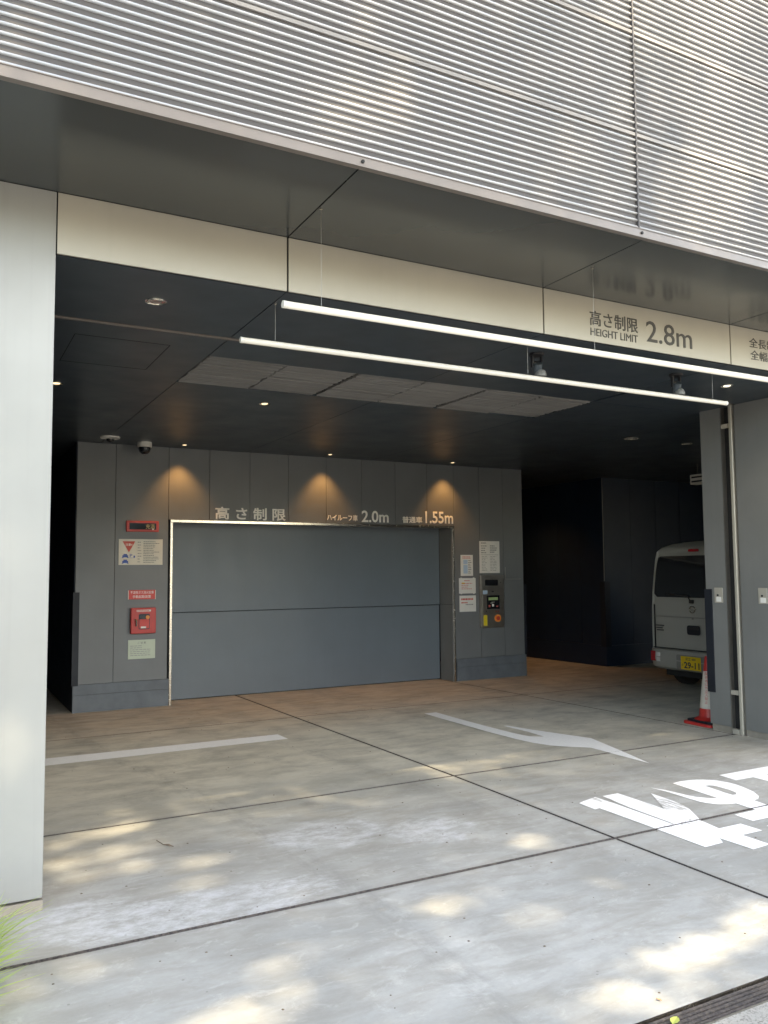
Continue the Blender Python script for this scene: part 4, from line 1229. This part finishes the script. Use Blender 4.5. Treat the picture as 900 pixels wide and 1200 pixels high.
soil = box('planting_bed', (-4.0, 2.6, -0.03), (-0.12, FAS - 0.02, 0.02), 'soil'); tag(soil, kind='structure')

def leaf(name, x, y, z, s, rz, mat, label, curl=0.2):
    pts = [(0, 0), (0.22, 0.20), (0.5, 0.27), (0.8, 0.16), (1, 0)]
    V, F = [], []
    for a, w in pts:
        V += [(a * s, -w * s, abs(w) * s * curl + 0.004), (a * s, 0, 0.002 + a * (1 - a) * s * curl), (a * s, w * s, abs(w) * s * curl + 0.004)]
    for k in range(4):
        b = 3 * k
        F += [(b, b + 3, b + 4, b + 1), (b + 1, b + 4, b + 5, b + 2)]
    o = mesh(name, V, F, mat, None, (x, y, z)); o.rotation_euler.z = rz
    return tag(o, label, 'leaf')
leaf('fallen_leaf', 2.32, 2.19, 0.001, 0.06, 0.5, 'leaf_yellow', 'yellow green leaf lying on the drain grate')
leaf('fallen_leaf', 2.41, 2.325, 0.001, 0.022, 1.9, 'leaf_brown', 'tiny brown leaf on the concrete just behind the drain grate')
tw = tube('fallen_twig', [(1.20, 5.13, 0.006), (1.205, 5.06, 0.011), (1.215, 5.02, 0.009), (1.235, 4.985, 0.014), (1.262, 4.965, 0.006)], [0.002, 0.0025, 0.0025, 0.006, 0.0015], 'bark', None, 6)
tag(tw, 'small dark twig lying on the sunlit slab near the left pillar', 'twig')
rs = random.Random(21)
V, F = [], []
for _ in range(260):
    x, y = rs.uniform(-0.5, 7), rs.uniform(2.35, 9.5); s = rs.uniform(0.003, 0.008); b = len(V)
    zz = GZ(y) + 0.0005
    for k in range(5):
        a = k * 1.257 + rs.uniform(-0.3, 0.3); V.append((x + s * math.cos(a), y + s * math.sin(a), zz))
    V.append((x, y, zz + s * 0.5)); F += [(b + k, b + (k + 1) % 5, b + 5) for k in range(5)]
o = mesh('grit', V, F, 'bark'); tag(o, 'scattered grit and crumbs on the concrete', 'grit', kind='stuff')

# ================================================================ BEHIND THE CAMERA: street trees and the houses across the road
SUN_SPOTS = [(0.99, 6.23, 0.0, 0.3, 0.1), (0.89, 5.45, 0.0, 0.28, 0.06), (0.85, 5.04, 0.0, 0.3, 0.08), (0.85, 4.75, 0.0, 0.22, 0.08), (1.28, 4.65, 0.0, 0.16, 0.04), (1.16, 4.32, 0.0, 0.16, 0.04), (1.39, 3.32, 0.0, 0.2, 0.07), (0.46, 3.62, 0.0, 0.25, 0.1), (1.08, 3.02, 0.0, 0.35, 0.1), (2.26, 3.48, 0.0, 0.2, 0.07), (2.44, 3.15, 0.0, 0.15, 0.05), (3.17, 4.03, 0.0, 0.12, 0.04), (2.52, 2.52, 0.0, 0.4, 0.1), (3.04, 2.56, 0.0, 0.3, 0.06), (3.34, 2.66, 0.0, 0.25, 0.05), (2.47, 2.32, 0.0, 0.2, 0.07), (0.36, 4.36, 0.72, 0.03, 0.04), (4.15, 3.41, 3.99, 0.35, 0.28), (4.6, 3.41, 4.26, 0.12, 0.12), ]  # spots to be sunlit; the crowns are cut open towards them
def tree(x, y, h, seed, label, rx_, ry_, rz_, nleaf):
    r = np.random.default_rng(seed)
    o = thing('street_tree', label, 'tree', (x, y, -0.02), group='street trees behind the viewpoint')
    tube('trunk', [(0, 0, 0), (0.05, 0.02, h * 0.2), (-0.05, 0.05, h * 0.42), (0.02, 0, h * 0.75)], [0.2, 0.16, 0.12, 0.05], 'bark', o, 12)
    for k in range(9):
        a = k * 2.4; z0 = h * (0.30 + 0.04 * k)
        tube('limb', [(0, 0, z0), (math.cos(a) * rx_ * 0.35, math.sin(a) * ry_ * 0.35, z0 + h * 0.10), (math.cos(a) * rx_ * 0.8, math.sin(a) * ry_ * 0.8, z0 + h * 0.17)], [0.07, 0.045, 0.015], 'bark', o, 8)
    ncl = nleaf // 24
    d = r.normal(size=(ncl, 3)); d /= np.linalg.norm(d, axis=1)[:, None]
    cc = d * (r.random(ncl)[:, None] ** 0.4) * np.array([rx_, ry_, rz_]) + np.array([0, 0, h * 0.72])
    c = np.repeat(cc, 24, axis=0) + r.normal(size=(ncl * 24, 3)) * 0.20
    # leaves cleared along sun rays so light patches land at chosen spots
    keep = np.ones(len(c), bool)
    sd = np.array(sdir); e1 = np.array([sd[1], -sd[0], 0]); e1 /= np.linalg.norm(e1); e1 = -e1 if e1[0] < 0 else e1
    e2 = np.cross(sd, e1)
    wpos = c + np.array([x, y, -0.02])
    for (gx, gy, gz, hw, hh) in SUN_SPOTS:
        d_ = wpos - np.array([gx, gy, gz])
        u_, v_ = d_ @ e1 / (hw * 1.15 + 0.04), d_ @ e2 / (hh * 0.48 + 0.035)
        keep &= ~((u_ ** 2 + v_ ** 2 < 1) & (r.random(len(c)) < 0.82))
    c = c[keep]
    n = len(c)
    a = r.normal(size=(n, 3)); a /= np.linalg.norm(a, axis=1)[:, None]
    b = np.cross(a, r.normal(size=(n, 3))); b /= np.linalg.norm(b, axis=1)[:, None]
    s = r.uniform(0.04, 0.085, (n, 1))
    V = np.stack([c - a * s, c - b * s * 0.5, c + a * s, c + b * s * 0.5], 1).reshape(-1, 3)
    me = bpy.data.meshes.new('crown')
    me.vertices.add(4 * n); me.vertices.foreach_set('co', V.ravel())
    me.loops.add(4 * n); me.loops.foreach_set('vertex_index', np.arange(4 * n))
    me.polygons.add(n); me.polygons.foreach_set('loop_start', np.arange(n) * 4); me.polygons.foreach_set('loop_total', np.full(n, 4))
    me.update(); me.validate()
    me.materials.append(M['leaf_tree'])
    link('crown', me, o)
for i, (x, y, h, lab) in enumerate(((-3.6, -6.4, 19, 'leafy street tree across the road behind the viewpoint, left one'), (3.0, -6.7, 19.5, 'leafy street tree behind the viewpoint, middle one'), (9.6, -6.3, 19, 'leafy street tree behind the viewpoint, right one'))):
    tree(x, y, h, 60 + i, lab, 4.2, 2.7, 5.6, 88000)
hb = thing('house_across', 'plain cream house across the road behind the viewpoint', 'house', (2, -48, 0))
box('wall', (-16, -6, -0.05), (16, 4, 9.0), 'facade_far', hb)
box('roof', (-16.4, -6.4, 9.01), (16.4, 4.4, 9.3), 'wall_panel', hb)
for k in range(12):
    for j in range(3):
        w_ = box('window', (-14.6 + k * 2.6, 4.001, 1.0 + j * 2.9), (-13.2 + k * 2.6, 4.03, 2.5 + j * 2.9), 'dark_glass', hb)
